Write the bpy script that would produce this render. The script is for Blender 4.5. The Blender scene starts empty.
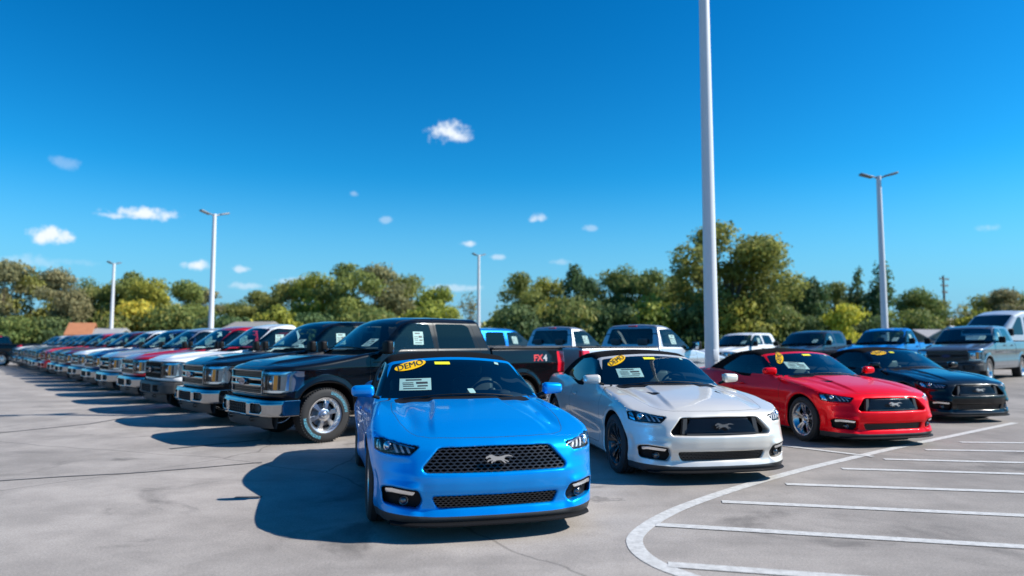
import bpy, bmesh, math, random
import numpy as np
from mathutils import Vector, Matrix
from mathutils.geometry import delaunay_2d_cdt

R = math.radians
rng = np.random.default_rng(7)
random.seed(7)
SC = bpy.context.scene
COL = SC.collection

# ------------------------------------------------------------------ camera
F_PX = 700.0
CAM_H = 1.50
PITCH = math.atan(0.078)
cam_d = bpy.data.cameras.new('camera')
cam = bpy.data.objects.new('camera', cam_d)
COL.objects.link(cam)
cam.location = (0, 0, CAM_H)
cam.rotation_euler = (R(90) + PITCH, 0, 0)
cam_d.sensor_width = 36.0
cam_d.lens = 36.0 * F_PX / 1024.0
cam_d.clip_start = 0.1
cam_d.clip_end = 3000
cam_d.dof.use_dof = True
cam_d.dof.focus_distance = 7.2
cam_d.dof.aperture_fstop = 0.85
SC.camera = cam

# ------------------------------------------------------------------ sky, sun, exposure
SUN_EL, SUN_AZ = 39.5, 93.0          # azimuth clockwise from +Y
world = bpy.data.worlds.new('World')
SC.world = world
world.use_nodes = True
wn, wl = world.node_tree.nodes, world.node_tree.links
wn.clear()
w_out = wn.new('ShaderNodeOutputWorld')
w_bg = wn.new('ShaderNodeBackground')
w_bg.inputs['Strength'].default_value = 0.112
w_sky = wn.new('ShaderNodeTexSky')
w_sky.sky_type = 'NISHITA'
w_sky.sun_disc = False
w_sky.sun_elevation = R(SUN_EL)
w_sky.sun_rotation = R(SUN_AZ)
w_sky.altitude = 200
w_sky.air_density = 1.0
w_sky.dust_density = 0.35
w_sky.ozone_density = 2.5
w_hsv = wn.new('ShaderNodeHueSaturation')
w_hsv.inputs['Hue'].default_value = 0.487
w_hsv.inputs['Saturation'].default_value = 1.45
w_hsv.inputs['Value'].default_value = 1.0
wl.new(w_sky.outputs[0], w_hsv.inputs['Color'])
w_gam = wn.new('ShaderNodeGamma')
w_gam.inputs['Gamma'].default_value = 1.25
wl.new(w_hsv.outputs[0], w_gam.inputs['Color'])
w_tint = wn.new('ShaderNodeVectorMath')      # the photograph's deep polarised blue
w_tint.operation = 'MULTIPLY'
w_tint.inputs[1].default_value = (.20, .58, .63)
wl.new(w_gam.outputs[0], w_tint.inputs[0])
w_geo = wn.new('ShaderNodeNewGeometry')


def wmath(op, a, b=None, c=None):
    n = wn.new('ShaderNodeMath')
    n.operation = op
    for i, v in enumerate((a, b, c)):
        if v is None:
            continue
        if isinstance(v, (int, float)):
            n.inputs[i].default_value = v
        else:
            wl.new(v, n.inputs[i])
    return n.outputs[0]


def pix_dir(px, py):
    """world direction seen at a place of the photograph (used once, for the bearings of the clouds)"""
    v = Vector(((px - 512) / F_PX, 1.0, (288 - py) / F_PX))
    c, s = math.cos(PITCH), math.sin(PITCH)
    return Vector((v.x, v.y * c - v.z * s, v.y * s + v.z * c)).normalized()


w_dir = wn.new('ShaderNodeTexCoord').outputs['Generated']
w_noise = wn.new('ShaderNodeTexNoise')
w_noise.inputs['Scale'].default_value = 60.0
w_noise.inputs['Detail'].default_value = 5.0
w_noise.inputs['Roughness'].default_value = 0.62
wl.new(w_dir, w_noise.inputs['Vector'])
w_noise2 = wn.new('ShaderNodeTexNoise')
w_noise2.inputs['Scale'].default_value = 16.0
w_noise2.inputs['Detail'].default_value = 2.0
wl.new(w_dir, w_noise2.inputs['Vector'])
w_nz = wmath('ADD', wmath('MULTIPLY', wmath('SUBTRACT', w_noise.outputs['Fac'], 0.5), 2.6),
             wmath('MULTIPLY', wmath('SUBTRACT', w_noise2.outputs['Fac'], 0.5), 2.0))
# small fair-weather clouds: (bearing), half width, half height in radians, opacity
CLOUDS = [((446, 133), .036, .018, 1.0), ((460, 138), .022, .011, .8), ((138, 213), .050, .0105, 1.0), ((120, 216), .040, .005, .7), ((50, 235), .030, .013, 1.0),
          ((538, 218), .016, .008, .85), ((468, 243), .018, .006, .8), ((198, 265), .026, .0085, .95), ((245, 286), .034, .006, .4),
          ((66, 164), .024, .010, .20), ((500, 257), .015, .005, .45), ((985, 228), .02, .006, .3), ((590, 228), .012, .005, .3),
          ((386, 220), .010, .006, .3), ((354, 194), .008, .005, .25), ((242, 269), .012, .006, .6), ((20, 262), .05, .010, .25),
          ((300, 281), .05, .006, .4), ((455, 288), .06, .006, .4), ((68, 262), .03, .006, .15), ((560, 262), .02, .005, .25)]
mask = None
for (px, py), hw, hh, op in CLOUDS:
    d = pix_dir(px, py)
    r = Vector((d.y, -d.x, 0)).normalized()
    u = r.cross(d)
    hv = []
    for ax_, sz in ((r, hw), (u, hh)):
        n = wn.new('ShaderNodeVectorMath')
        n.operation = 'DOT_PRODUCT'
        wl.new(w_dir, n.inputs[0])
        n.inputs[1].default_value = tuple(ax_ / sz)
        hv.append(n.outputs['Value'])
    n = wn.new('ShaderNodeVectorMath')
    n.operation = 'DOT_PRODUCT'
    wl.new(w_dir, n.inputs[0])
    n.inputs[1].default_value = tuple(d)
    front = wmath('GREATER_THAN', n.outputs['Value'], 0.5)
    rr = wmath('ADD', wmath('MULTIPLY', hv[0], hv[0]), wmath('MULTIPLY', hv[1], hv[1]))
    # flatter bases: below the middle the cloud thins out faster
    m = wmath('SUBTRACT', wmath('ADD', w_nz, 0.75), wmath('POWER', rr, 0.75))
    mr = wn.new('ShaderNodeMapRange')
    mr.interpolation_type = 'SMOOTHSTEP'
    wl.new(m, mr.inputs['Value'])
    mr.inputs['From Min'].default_value = -0.15
    mr.inputs['From Max'].default_value = 0.85
    mr.inputs['To Max'].default_value = op
    m2 = wmath('MULTIPLY', mr.outputs[0], front)
    mask = m2 if mask is None else wmath('MAXIMUM', mask, m2)
w_sep = wn.new('ShaderNodeSeparateXYZ')
wl.new(w_dir, w_sep.inputs[0])
w_hz = wn.new('ShaderNodeMapRange')          # paler air towards the horizon
w_hz.interpolation_type = 'SMOOTHSTEP'
wl.new(w_sep.outputs['Z'], w_hz.inputs['Value'])
w_hz.inputs['From Min'].default_value = 0.0
w_hz.inputs['From Max'].default_value = 0.24
w_hz.inputs['To Min'].default_value = 0.9
w_hz.inputs['To Max'].default_value = 0.0
w_air = wn.new('ShaderNodeMix')
w_air.data_type = 'RGBA'
wl.new(w_hz.outputs[0], w_air.inputs[0])
wl.new(w_tint.outputs[0], w_air.inputs[6])
w_air.inputs[7].default_value = (1.45, 2.95, 4.7, 1)
w_cl = wn.new('ShaderNodeMix')
w_cl.data_type = 'RGBA'
wl.new(mask, w_cl.inputs[0])
wl.new(w_air.outputs[2], w_cl.inputs[6])
w_cl.inputs[7].default_value = (5.5, 5.9, 6.4, 1)
wl.new(w_cl.outputs[2], w_bg.inputs['Color'])
wl.new(w_bg.outputs[0], w_out.inputs['Surface'])

sun_d = bpy.data.lights.new('sun', 'SUN')
sun = bpy.data.objects.new('sun', sun_d)
COL.objects.link(sun)
sun_d.energy = 5.0
sun_d.angle = R(0.53)
sun_d.color = (1.0, 0.955, 0.88)
_sd = Vector((math.sin(R(SUN_AZ)) * math.cos(R(SUN_EL)), math.cos(R(SUN_AZ)) * math.cos(R(SUN_EL)), math.sin(R(SUN_EL))))
sun.rotation_euler = _sd.to_track_quat('Z', 'Y').to_euler()
sun.location = _sd * 60

SC.view_settings.view_transform = 'Standard'
SC.view_settings.look = 'None'
SC.view_settings.gamma = 1.0
SC.view_settings.exposure = 0.6
SC.view_settings.use_curve_mapping = False
SC.cycles.max_bounces = 9
SC.cycles.transparent_max_bounces = 24
SC.cycles.sample_clamp_indirect = 6.0
SC.cycles.use_denoising = True

# ------------------------------------------------------------------ materials
MATS = {}


def pmat(name, col, rough=0.5, metal=0.0, coat=0.0, spec=0.5, noise=0.0, nscale=20.0, bump=0.0, bscale=200.0, emis=None):
    if name in MATS:
        return MATS[name]
    m = bpy.data.materials.new(name)
    m.use_nodes = True
    nt = m.node_tree
    b = nt.nodes['Principled BSDF']
    b.inputs['Base Color'].default_value = (*col, 1)
    b.inputs['Roughness'].default_value = rough
    b.inputs['Metallic'].default_value = metal
    b.inputs['Coat Weight'].default_value = coat
    b.inputs['Coat IOR'].default_value = 1.4
    b.inputs['Coat Roughness'].default_value = 0.02
    b.inputs['Specular IOR Level'].default_value = spec
    tc = None
    if noise or bump:
        tc = nt.nodes.new('ShaderNodeTexCoord')
    if noise:
        t = nt.nodes.new('ShaderNodeTexNoise')
        t.inputs['Scale'].default_value = nscale
        t.inputs['Detail'].default_value = 6
        nt.links.new(tc.outputs['Object'], t.inputs['Vector'])
        mr = nt.nodes.new('ShaderNodeMapRange')
        mr.inputs['To Min'].default_value = 1 - noise
        mr.inputs['To Max'].default_value = 1 + noise
        nt.links.new(t.outputs['Fac'], mr.inputs['Value'])
        mx = nt.nodes.new('ShaderNodeVectorMath')
        mx.operation = 'SCALE'
        mx.inputs[0].default_value = col
        nt.links.new(mr.outputs[0], mx.inputs['Scale'])
        nt.links.new(mx.outputs[0], b.inputs['Base Color'])
    if bump:
        t = nt.nodes.new('ShaderNodeTexNoise')
        t.inputs['Scale'].default_value = bscale
        nt.links.new(tc.outputs['Object'], t.inputs['Vector'])
        bp = nt.nodes.new('ShaderNodeBump')
        bp.inputs['Strength'].default_value = bump
        bp.inputs['Distance'].default_value = 0.003
        nt.links.new(t.outputs['Fac'], bp.inputs['Height'])
        nt.links.new(bp.outputs[0], b.inputs['Normal'])
    if emis:
        b.inputs['Emission Color'].default_value = (*emis[0], 1)
        b.inputs['Emission Strength'].default_value = emis[1]
    MATS[name] = m
    return m


def paint(name, col, metal=0.35, rough=0.32, coat=1.0):
    """car paint: flaked base under clear coat, a little road dust in the roughness"""
    if name in MATS:
        return MATS[name]
    m = pmat(name, col, rough=rough, metal=metal, coat=coat, spec=0.05)
    nt = m.node_tree
    b = nt.nodes['Principled BSDF']
    b.inputs['Coat IOR'].default_value = 1.5 if max(col) > .1 else 1.4
    tc = nt.nodes.new('ShaderNodeTexCoord')
    t = nt.nodes.new('ShaderNodeTexNoise')
    t.inputs['Scale'].default_value = 3.0
    t.inputs['Detail'].default_value = 8
    nt.links.new(tc.outputs['Object'], t.inputs['Vector'])
    mr = nt.nodes.new('ShaderNodeMapRange')
    mr.inputs['From Min'].default_value = 0.35
    mr.inputs['From Max'].default_value = 0.75
    mr.inputs['To Min'].default_value = 0.015
    mr.inputs['To Max'].default_value = 0.07
    nt.links.new(t.outputs['Fac'], mr.inputs['Value'])
    nt.links.new(mr.outputs[0], b.inputs['Coat Roughness'])
    # clear-coat orange peel, very faint
    t2 = nt.nodes.new('ShaderNodeTexNoise')
    t2.inputs['Scale'].default_value = 55.0
    nt.links.new(tc.outputs['Object'], t2.inputs['Vector'])
    bp = nt.nodes.new('ShaderNodeBump')
    bp.inputs['Strength'].default_value = 0.035
    bp.inputs['Distance'].default_value = 0.004
    nt.links.new(t2.outputs['Fac'], bp.inputs['Height'])
    nt.links.new(bp.outputs[0], b.inputs['Coat Normal'])
    return m


def glassmat(name, tint, ior=1.5, rough=0.0):
    if name in MATS:
        return MATS[name]
    m = bpy.data.materials.new(name)
    m.use_nodes = True
    nt = m.node_tree
    nt.nodes.clear()
    o = nt.nodes.new('ShaderNodeOutputMaterial')
    tr = nt.nodes.new('ShaderNodeBsdfTransparent')
    tr.inputs[0].default_value = (*tint, 1)
    gl = nt.nodes.new('ShaderNodeBsdfGlossy')
    gl.inputs['Roughness'].default_value = rough
    gl.inputs['Color'].default_value = (1, 1, 1, 1)
    fr = nt.nodes.new('ShaderNodeFresnel')
    fr.inputs['IOR'].default_value = ior
    mx = nt.nodes.new('ShaderNodeMixShader')
    nt.links.new(fr.outputs[0], mx.inputs[0])
    nt.links.new(tr.outputs[0], mx.inputs[1])
    nt.links.new(gl.outputs[0], mx.inputs[2])
    nt.links.new(mx.outputs[0], o.inputs[0])
    MATS[name] = m
    return m


M_RUBBER = pmat('tyre_rubber', (0.018, 0.018, 0.019), rough=0.75, noise=.25, nscale=30)
M_PLASTIC = pmat('black_plastic', (0.009, 0.009, 0.010), rough=0.55, spec=.15)
M_GLOSSBLK = pmat('gloss_black', (0.008, 0.008, 0.009), rough=0.15, coat=.5)
M_GREYPL = pmat('grey_plastic', (0.030, 0.031, 0.033), rough=0.55, noise=.15)
M_DARK = pmat('dark_gap', (0.004, 0.004, 0.004), rough=0.9)
M_INTER = pmat('interior_trim', (0.028, 0.028, 0.031), rough=0.7)
M_SEAT = pmat('seat_leather', (0.050, 0.050, 0.053), rough=0.5)
M_SEATG = pmat('seat_cloth_grey', (0.09, 0.09, 0.095), rough=0.85)
M_CHROME = pmat('chrome', (0.36, 0.37, 0.38), rough=0.08, metal=1.0)
M_SATIN = pmat('satin_metal', (0.15, 0.155, 0.165), rough=0.28, metal=1.0)
M_MIRROR = pmat('mirror_glass', (0.8, 0.82, 0.85), rough=0.02, metal=1.0)
M_AMBER = pmat('amber_lens', (1.0, 0.36, 0.01), rough=0.12, coat=1.0)
M_RED = pmat('red_lens', (0.72, 0.010, 0.025), rough=0.08, coat=1.0)
M_REFL = pmat('lamp_reflector', (0.82, 0.83, 0.85), rough=0.2, metal=1.0)
M_WHITEL = pmat('white_lens', (0.75, 0.77, 0.8), rough=0.08, coat=1.0)
M_FABRIC = pmat('soft_top_fabric', (0.008, 0.008, 0.009), rough=1.0, spec=.05, noise=.3, nscale=60, bump=.4, bscale=500)
M_PAPER = pmat('sticker_paper', (0.26, 0.44, 0.42), rough=0.6)
M_INK = pmat('sticker_ink', (0.03, 0.035, 0.04), rough=0.6)
M_YELLOW = pmat('sticker_yellow', (0.90, 0.50, 0.0), rough=0.45)
M_LIME = pmat('sticker_lime', (0.75, 0.72, 0.02), rough=0.45)
M_BADGE = pmat('badge_blue', (0.01, 0.03, 0.12), rough=0.1, coat=1.0)
M_TEAL = pmat('tyre_lettering', (0.10, 0.36, 0.48), rough=0.5)
M_EMBLEM = pmat('emblem_chrome', (0.80, 0.81, 0.82), rough=0.18, metal=1.0)
M_RIMCHR = pmat('rim_chrome', (0.78, 0.79, 0.80), rough=0.27, metal=1.0)
M_DISC = pmat('brake_disc', (0.25, 0.25, 0.26), rough=0.35, metal=1.0)
G_WIND = glassmat('windshield_glass', (0.58, 0.76, 0.77), 1.85)
G_SIDE = glassmat('side_glass', (0.42, 0.56, 0.56), 1.6)
G_PRIV = glassmat('privacy_glass', (0.05, 0.055, 0.06))
G_LENS = glassmat('lamp_lens', (0.95, 0.96, 0.97), 1.28)

# ------------------------------------------------------------------ object helpers


def link_mesh(name, me, parent=None, loc=None):
    o = bpy.data.objects.new(name, me)
    COL.objects.link(o)
    if parent is not None:
        o.parent = parent
    if loc is not None:
        o.location = loc
    return o


def tag(o, label, cat, group=None, kind=None):
    if label:
        o['label'] = label
    if cat:
        o['category'] = cat
    if group:
        o['group'] = group
    if kind:
        o['kind'] = kind
    return o


def empty(name, loc=(0, 0, 0), rz=0.0, scale=1.0):
    o = bpy.data.objects.new(name, None)
    COL.objects.link(o)
    o.empty_display_size = 0.3
    o.location = loc
    o.rotation_euler = (0, 0, rz)
    o.scale = (scale,) * 3
    return o


def np_mesh(name, V, faces, mats, fm=None, normals=None, smooth=True):
    """faces: (n,3) or (n,4) int array, or a list of such arrays"""
    me = bpy.data.meshes.new(name)
    if not isinstance(faces, list):
        faces = [faces]
    faces = [np.asarray(f, dtype=np.int32) for f in faces if len(f)]
    V = np.asarray(V, dtype=np.float32)
    nl = sum(f.size for f in faces)
    nf = sum(len(f) for f in faces)
    me.vertices.add(len(V))
    me.vertices.foreach_set('co', V.ravel())
    me.loops.add(nl)
    me.loops.foreach_set('vertex_index', np.concatenate([f.ravel() for f in faces]) if faces else np.zeros(0, np.int32))
    me.polygons.add(nf)
    tot = np.concatenate([np.full(len(f), f.shape[1], np.int32) for f in faces])
    st = np.concatenate([[0], np.cumsum(tot)[:-1]]).astype(np.int32)
    me.polygons.foreach_set('loop_start', st)
    me.polygons.foreach_set('loop_total', tot)
    if fm is not None:
        me.polygons.foreach_set('material_index', np.asarray(fm, np.int32))
    me.polygons.foreach_set('use_smooth', np.full(nf, smooth, bool))
    for m in (mats if isinstance(mats, (list, tuple)) else [mats]):
        me.materials.append(m)
    me.update(calc_edges=True)
    me.validate()
    if normals is not None and len(me.vertices) == len(normals):
        me.normals_split_custom_set_from_vertices(np.asarray(normals, np.float32))
    return me


def bm_mesh(name, bm, mats, smooth=True, angle=35):
    me = bpy.data.meshes.new(name)
    bmesh.ops.recalc_face_normals(bm, faces=bm.faces)
    bm.to_mesh(me)
    bm.free()
    for m in (mats if isinstance(mats, (list, tuple)) else [mats]):
        me.materials.append(m)
    if smooth:
        me.polygons.foreach_set('use_smooth', [True] * len(me.polygons))
        me.set_sharp_from_angle(angle=R(angle))
    return me


def bm_box(bm, c, s, bev=0.0, rot=None, seg=2, mi=0):
    """box of size s centred on c, edges rounded by bev"""
    r = bmesh.ops.create_cube(bm, size=1.0)
    vs = r['verts']
    mtx = Matrix.Diagonal((*s, 1))
    bmesh.ops.transform(bm, matrix=mtx, verts=vs)
    fs = set()
    if bev > 0:
        es = list({e for v in vs for e in v.link_edges})
        rb = bmesh.ops.bevel(bm, geom=es, offset=bev, segments=seg, profile=0.5, affect='EDGES')
        vs = list({v for f in rb['faces'] for v in f.verts} | {v for v in vs if v.is_valid})
    M = Matrix.Translation(c)
    if rot is not None:
        M = M @ (rot if isinstance(rot, Matrix) else Matrix.Rotation(rot, 4, 'Z'))
    bmesh.ops.transform(bm, matrix=M, verts=vs)
    for v in vs:
        for f in v.link_faces:
            f.material_index = mi
    return vs


def bm_lathe(bm, prof, n=48, axis='X', c=(0, 0, 0), closed=False, mi=0):
    """revolve (a, r) profile around an axis; a runs along the axis"""
    rings = []
    for k in range(n):
        t = 2 * math.pi * k / n
        ring = []
        for a, r in prof:
            p = (a, r * math.cos(t), r * math.sin(t))
            if axis == 'Z':
                p = (r * math.cos(t), r * math.sin(t), a)
            if axis == 'Y':
                p = (r * math.cos(t), a, r * math.sin(t))
            ring.append(bm.verts.new((p[0] + c[0], p[1] + c[1], p[2] + c[2])))
        rings.append(ring)
    m = len(prof)
    for k in range(n):
        A, B = rings[k], rings[(k + 1) % n]
        for i in range(m - (0 if closed else 1)):
            j = (i + 1) % m
            f = bm.faces.new((A[i], A[j], B[j], B[i]))
            f.material_index = mi


def bm_tube(bm, pts, rad, n=8, mi=0, cap=True):
    pts = [Vector(p) for p in pts]
    rad = rad if isinstance(rad, (list, tuple)) else [rad] * len(pts)
    rings = []
    up0 = None
    for i, p in enumerate(pts):
        d = (pts[min(i + 1, len(pts) - 1)] - pts[max(i - 1, 0)]).normalized()
        if up0 is None:
            up0 = Vector((0, 0, 1)) if abs(d.z) < .9 else Vector((1, 0, 0))
        a = d.cross(up0).normalized()
        b = a.cross(d).normalized()
        up0 = b
        rings.append([bm.verts.new(p + (a * math.cos(2 * math.pi * k / n) + b * math.sin(2 * math.pi * k / n)) * rad[i]) for k in range(n)])
    for A, B in zip(rings, rings[1:]):
        for k in range(n):
            f = bm.faces.new((A[k], A[(k + 1) % n], B[(k + 1) % n], B[k]))
            f.material_index = mi
    if cap:
        bm.faces.new(rings[0]).material_index = mi
        bm.faces.new(list(reversed(rings[-1]))).material_index = mi


def bm_prism(bm, poly, f3, depth, mi=0):
    """poly: 2-D points; f3(u, v, w) -> 3-D; extruded from w=0 to w=depth"""
    a = [bm.verts.new(f3(u, v, 0)) for u, v in poly]
    b = [bm.verts.new(f3(u, v, depth)) for u, v in poly]
    n = len(poly)
    fs = [bm.faces.new(a), bm.faces.new(list(reversed(b)))]
    for i in range(n):
        j = (i + 1) % n
        fs.append(bm.faces.new((a[i], b[i], b[j], a[j])))
    for f in fs:
        f.material_index = mi
    return fs


def copy_tree(o, parent=None, subs=None):
    """a copy of a thing with copies of its parts and sub-parts; subs maps material -> material (meshes stay shared)"""
    c = o.copy()
    COL.objects.link(c)
    if parent is not None:
        c.parent = parent
        c.matrix_parent_inverse = o.matrix_parent_inverse
    if subs and c.type == 'MESH':
        for s in c.material_slots:
            m = s.material
            if m is not None and m.name in subs:
                s.link = 'OBJECT'
                s.material = subs[m.name]
    for ch in list(o.children):
        copy_tree(ch, c, subs)
    return c


def remove_tree(o):
    for ch in list(o.children):
        remove_tree(ch)
    bpy.data.objects.remove(o)

# ------------------------------------------------------------------ sculpting with distance fields


def curve(kn, sigma=0.06, n=1600, pad=1.5):
    """smooth 1-D curve through (t, v) knots: linear interpolation blurred by a gaussian of sigma"""
    kn = np.array(kn, float)
    t0, t1 = kn[0, 0] - pad, kn[-1, 0] + pad
    t = np.linspace(t0, t1, n)
    k2 = np.vstack([[t0, kn[0, 1] - 0 * pad], kn, [t1, kn[-1, 1]]])
    v = np.interp(t, k2[:, 0], k2[:, 1])
    dt = t[1] - t[0]
    m = max(1, int(3 * sigma / dt))
    g = np.exp(-.5 * (np.arange(-m, m + 1) * dt / sigma) ** 2)
    g /= g.sum()
    v = np.convolve(np.pad(v, m, mode='edge'), g, 'valid')
    return lambda q: np.interp(q, t, v)


def smax(a, b, k):
    h = np.maximum(k - np.abs(a - b), 0) / k
    return np.maximum(a, b) + h * h * k * .25


def smin(a, b, k):
    return -smax(-a, -b, k)


def sstep(a, b, x):
    t = np.clip((x - a) / (b - a), 0, 1)
    return t * t * (3 - 2 * t)


def polysd(u, v, poly):
    """signed distance to a 2-D polygon, negative inside"""
    u = np.asarray(u, float)
    v = np.asarray(v, float)
    d = np.full(u.shape, 1e9)
    s = np.ones(u.shape)
    n = len(poly)
    for i in range(n):
        ax, ay = poly[i]
        bx, by = poly[(i - 1) % n]
        ex, ey = bx - ax, by - ay
        wx, wy = u - ax, v - ay
        t = np.clip((wx * ex + wy * ey) / (ex * ex + ey * ey + 1e-12), 0, 1)
        dx, dy = wx - ex * t, wy - ey * t
        d = np.minimum(d, dx * dx + dy * dy)
        c1 = v >= ay
        c2 = v < by
        c3 = ex * wy > ey * wx
        flip = (c1 & c2 & c3) | (~c1 & ~c2 & ~c3)
        s = np.where(flip, -s, s)
    return s * np.sqrt(d)


def grad(f, P, e):
    g = np.empty_like(P)
    for a in range(3):
        d = np.zeros(3)
        d[a] = e
        g[:, a] = (f(P + d) - f(P - d)) / (2 * e)
    return g


def sdf_mesh(f, lo, hi, h):
    """surface nets on a block-sparse grid, vertices pulled onto the surface, normals from the field"""
    lo = np.array(lo, float)
    B = 4
    nb = np.ceil((np.array(hi) - lo) / (h * B)).astype(int) + 1
    H = h * B
    bi = np.stack(np.meshgrid(*[np.arange(k) for k in nb], indexing='ij'), -1).reshape(-1, 3)
    cen = lo + (bi + .5 - .5 / B) * H
    fc = np.concatenate([f(c) for c in np.array_split(cen, max(1, len(cen) // 200000))])
    N = nb * B
    D = np.repeat(np.repeat(np.repeat(np.sign(fc).reshape(nb), B, 0), B, 1), B, 2).astype(np.float32)
    act = bi[np.abs(fc) < H * 1.6]
    off = np.stack(np.meshgrid(*[np.arange(B)] * 3, indexing='ij'), -1).reshape(-1, 3)
    for ch in np.array_split(act, max(1, len(act) // 8000)):
        I = (ch[:, None, :] * B + off[None]).reshape(-1, 3)
        D[I[:, 0], I[:, 1], I[:, 2]] = f(lo + I * h)
    S = D < 0
    cnt = np.zeros(N - 1, np.int8)
    for dx in (0, 1):
        for dy in (0, 1):
            for dz in (0, 1):
                cnt += S[dx:N[0] - 1 + dx, dy:N[1] - 1 + dy, dz:N[2] - 1 + dz]
    C = np.argwhere((cnt > 0) & (cnt < 8))
    vid = np.full(N - 1, -1, np.int32)
    vid[C[:, 0], C[:, 1], C[:, 2]] = np.arange(len(C))
    acc = np.zeros((len(C), 3))
    num = np.zeros(len(C))
    for a in range(3):
        o1, o2 = [q for q in range(3) if q != a]
        for i in (0, 1):
            for j in (0, 1):
                p = np.zeros(3, int)
                p[o1], p[o2] = i, j
                q = p.copy()
                q[a] = 1
                da = D[C[:, 0] + p[0], C[:, 1] + p[1], C[:, 2] + p[2]]
                db = D[C[:, 0] + q[0], C[:, 1] + q[1], C[:, 2] + q[2]]
                cr = (da < 0) != (db < 0)
                t = np.where(cr, da / np.where(cr, da - db, 1), 0)
                pt = np.tile(p.astype(float), (len(C), 1))
                pt[:, a] = t
                acc += pt * cr[:, None]
                num += cr
    V = lo + (C + acc / num[:, None]) * h
    quads = []
    for a in range(3):
        o1, o2 = (a + 1) % 3, (a + 2) % 3
        sl0 = [slice(None)] * 3
        sl1 = [slice(None)] * 3
        sl0[a] = slice(0, N[a] - 1)
        sl1[a] = slice(1, N[a])
        e = np.argwhere(S[tuple(sl0)] != S[tuple(sl1)])
        e = e[(e[:, o1] > 0) & (e[:, o2] > 0) & (e[:, o1] < N[o1] - 1) & (e[:, o2] < N[o2] - 1)]
        ins = S[e[:, 0], e[:, 1], e[:, 2]]
        q = []
        for i, j in ((1, 1), (0, 1), (0, 0), (1, 0)):
            k = e.copy()
            k[:, o1] -= i
            k[:, o2] -= j
            q.append(vid[k[:, 0], k[:, 1], k[:, 2]])
        q = np.stack(q, 1)
        q[~ins] = q[~ins][:, ::-1]
        quads.append(q)
    Q = np.concatenate(quads)
    V0 = V.copy()
    for _ in range(3):
        g = grad(f, V, h * .08)
        d = f(V)
        st = g * (d / np.maximum((g * g).sum(1), .05))[:, None]
        ln = np.linalg.norm(st, axis=1)
        st *= np.minimum(1, h * .5 / np.maximum(ln, 1e-9))[:, None]
        V = V - st
    dv = V - V0
    ln = np.linalg.norm(dv, axis=1)
    V = V0 + dv * np.minimum(1, h * .9 / np.maximum(ln, 1e-9))[:, None]
    g = grad(f, V, h * .12)
    Nn = g / np.maximum(np.linalg.norm(g, axis=1), 1e-9)[:, None]
    d1 = np.linalg.norm(V[Q[:, 0]] - V[Q[:, 2]], axis=1) <= np.linalg.norm(V[Q[:, 1]] - V[Q[:, 3]], axis=1)
    T = np.concatenate([np.where(d1[:, None], Q[:, [0, 1, 2]], Q[:, [0, 1, 3]]), np.where(d1[:, None], Q[:, [0, 2, 3]], Q[:, [1, 2, 3]])])
    return V, Nn, T


def compact(V, N, T):
    u, inv = np.unique(T.ravel(), return_inverse=True)
    return V[u], N[u], inv.reshape(-1, 3)


def clip(m, s):
    """split a triangle mesh along the zero line of a vertex field; returns (negative side, positive side)"""
    V, N, T = m
    if len(T) == 0:
        return m, m
    s = np.where(np.abs(s) < 1e-7, 1e-7, s)
    neg = s < 0
    c = neg[T].sum(1)
    keepn, keepp = [T[c == 3]], [T[c == 0]]
    nv, nn, base = [], [], len(V)
    X = T[(c == 1) | (c == 2)]
    if len(X):
        cx = neg[X].sum(1)
        lone = np.where((cx == 1)[:, None], neg[X], ~neg[X])
        k = lone.argmax(1)
        r = np.arange(len(X))
        a, b, d = X[r, k], X[r, (k + 1) % 3], X[r, (k + 2) % 3]

        ed = np.concatenate([np.stack([a, b], 1), np.stack([a, d], 1)])
        es = np.sort(ed, 1)
        ue, inv = np.unique(es, axis=0, return_inverse=True)
        inv = inv.ravel()
        t = s[ue[:, 0]] / (s[ue[:, 0]] - s[ue[:, 1]])
        nv = V[ue[:, 0]] + (V[ue[:, 1]] - V[ue[:, 0]]) * t[:, None]
        nn = N[ue[:, 0]] + (N[ue[:, 1]] - N[ue[:, 0]]) * t[:, None]
        nn /= np.maximum(np.linalg.norm(nn, axis=1), 1e-9)[:, None]
        ab, ad = base + inv[:len(X)], base + inv[len(X):]
        tri1 = np.stack([a, ab, ad], 1)
        tri2 = np.stack([ab, b, d], 1)
        tri3 = np.stack([ab, d, ad], 1)
        ln = cx == 1
        keepn += [tri1[ln], tri2[~ln], tri3[~ln]]
        keepp += [tri1[~ln], tri2[ln], tri3[ln]]
        V = np.vstack([V, nv])
        N = np.vstack([N, nn])
    return compact(V, N, np.concatenate(keepn)), compact(V, N, np.concatenate(keepp))


def merge(parts):
    """parts: list of ((V,N,T), material index) -> one mesh"""
    parts = [p for p in parts if len(p[0][2])]
    Vs, Ns, Ts, fm, b = [], [], [], [], 0
    for (V, N, T), mi in parts:
        Vs.append(V)
        Ns.append(N)
        Ts.append(T + b)
        fm.append(np.full(len(T), mi))
        b += len(V)
    return np.vstack(Vs), np.vstack(Ns), np.vstack(Ts), np.concatenate(fm)


def part_obj(name, parts, mats, parent):
    V, N, T, fm = merge(parts)
    me = np_mesh(name, V, T, mats, fm, N)
    return link_mesh(name, me, parent)


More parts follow.
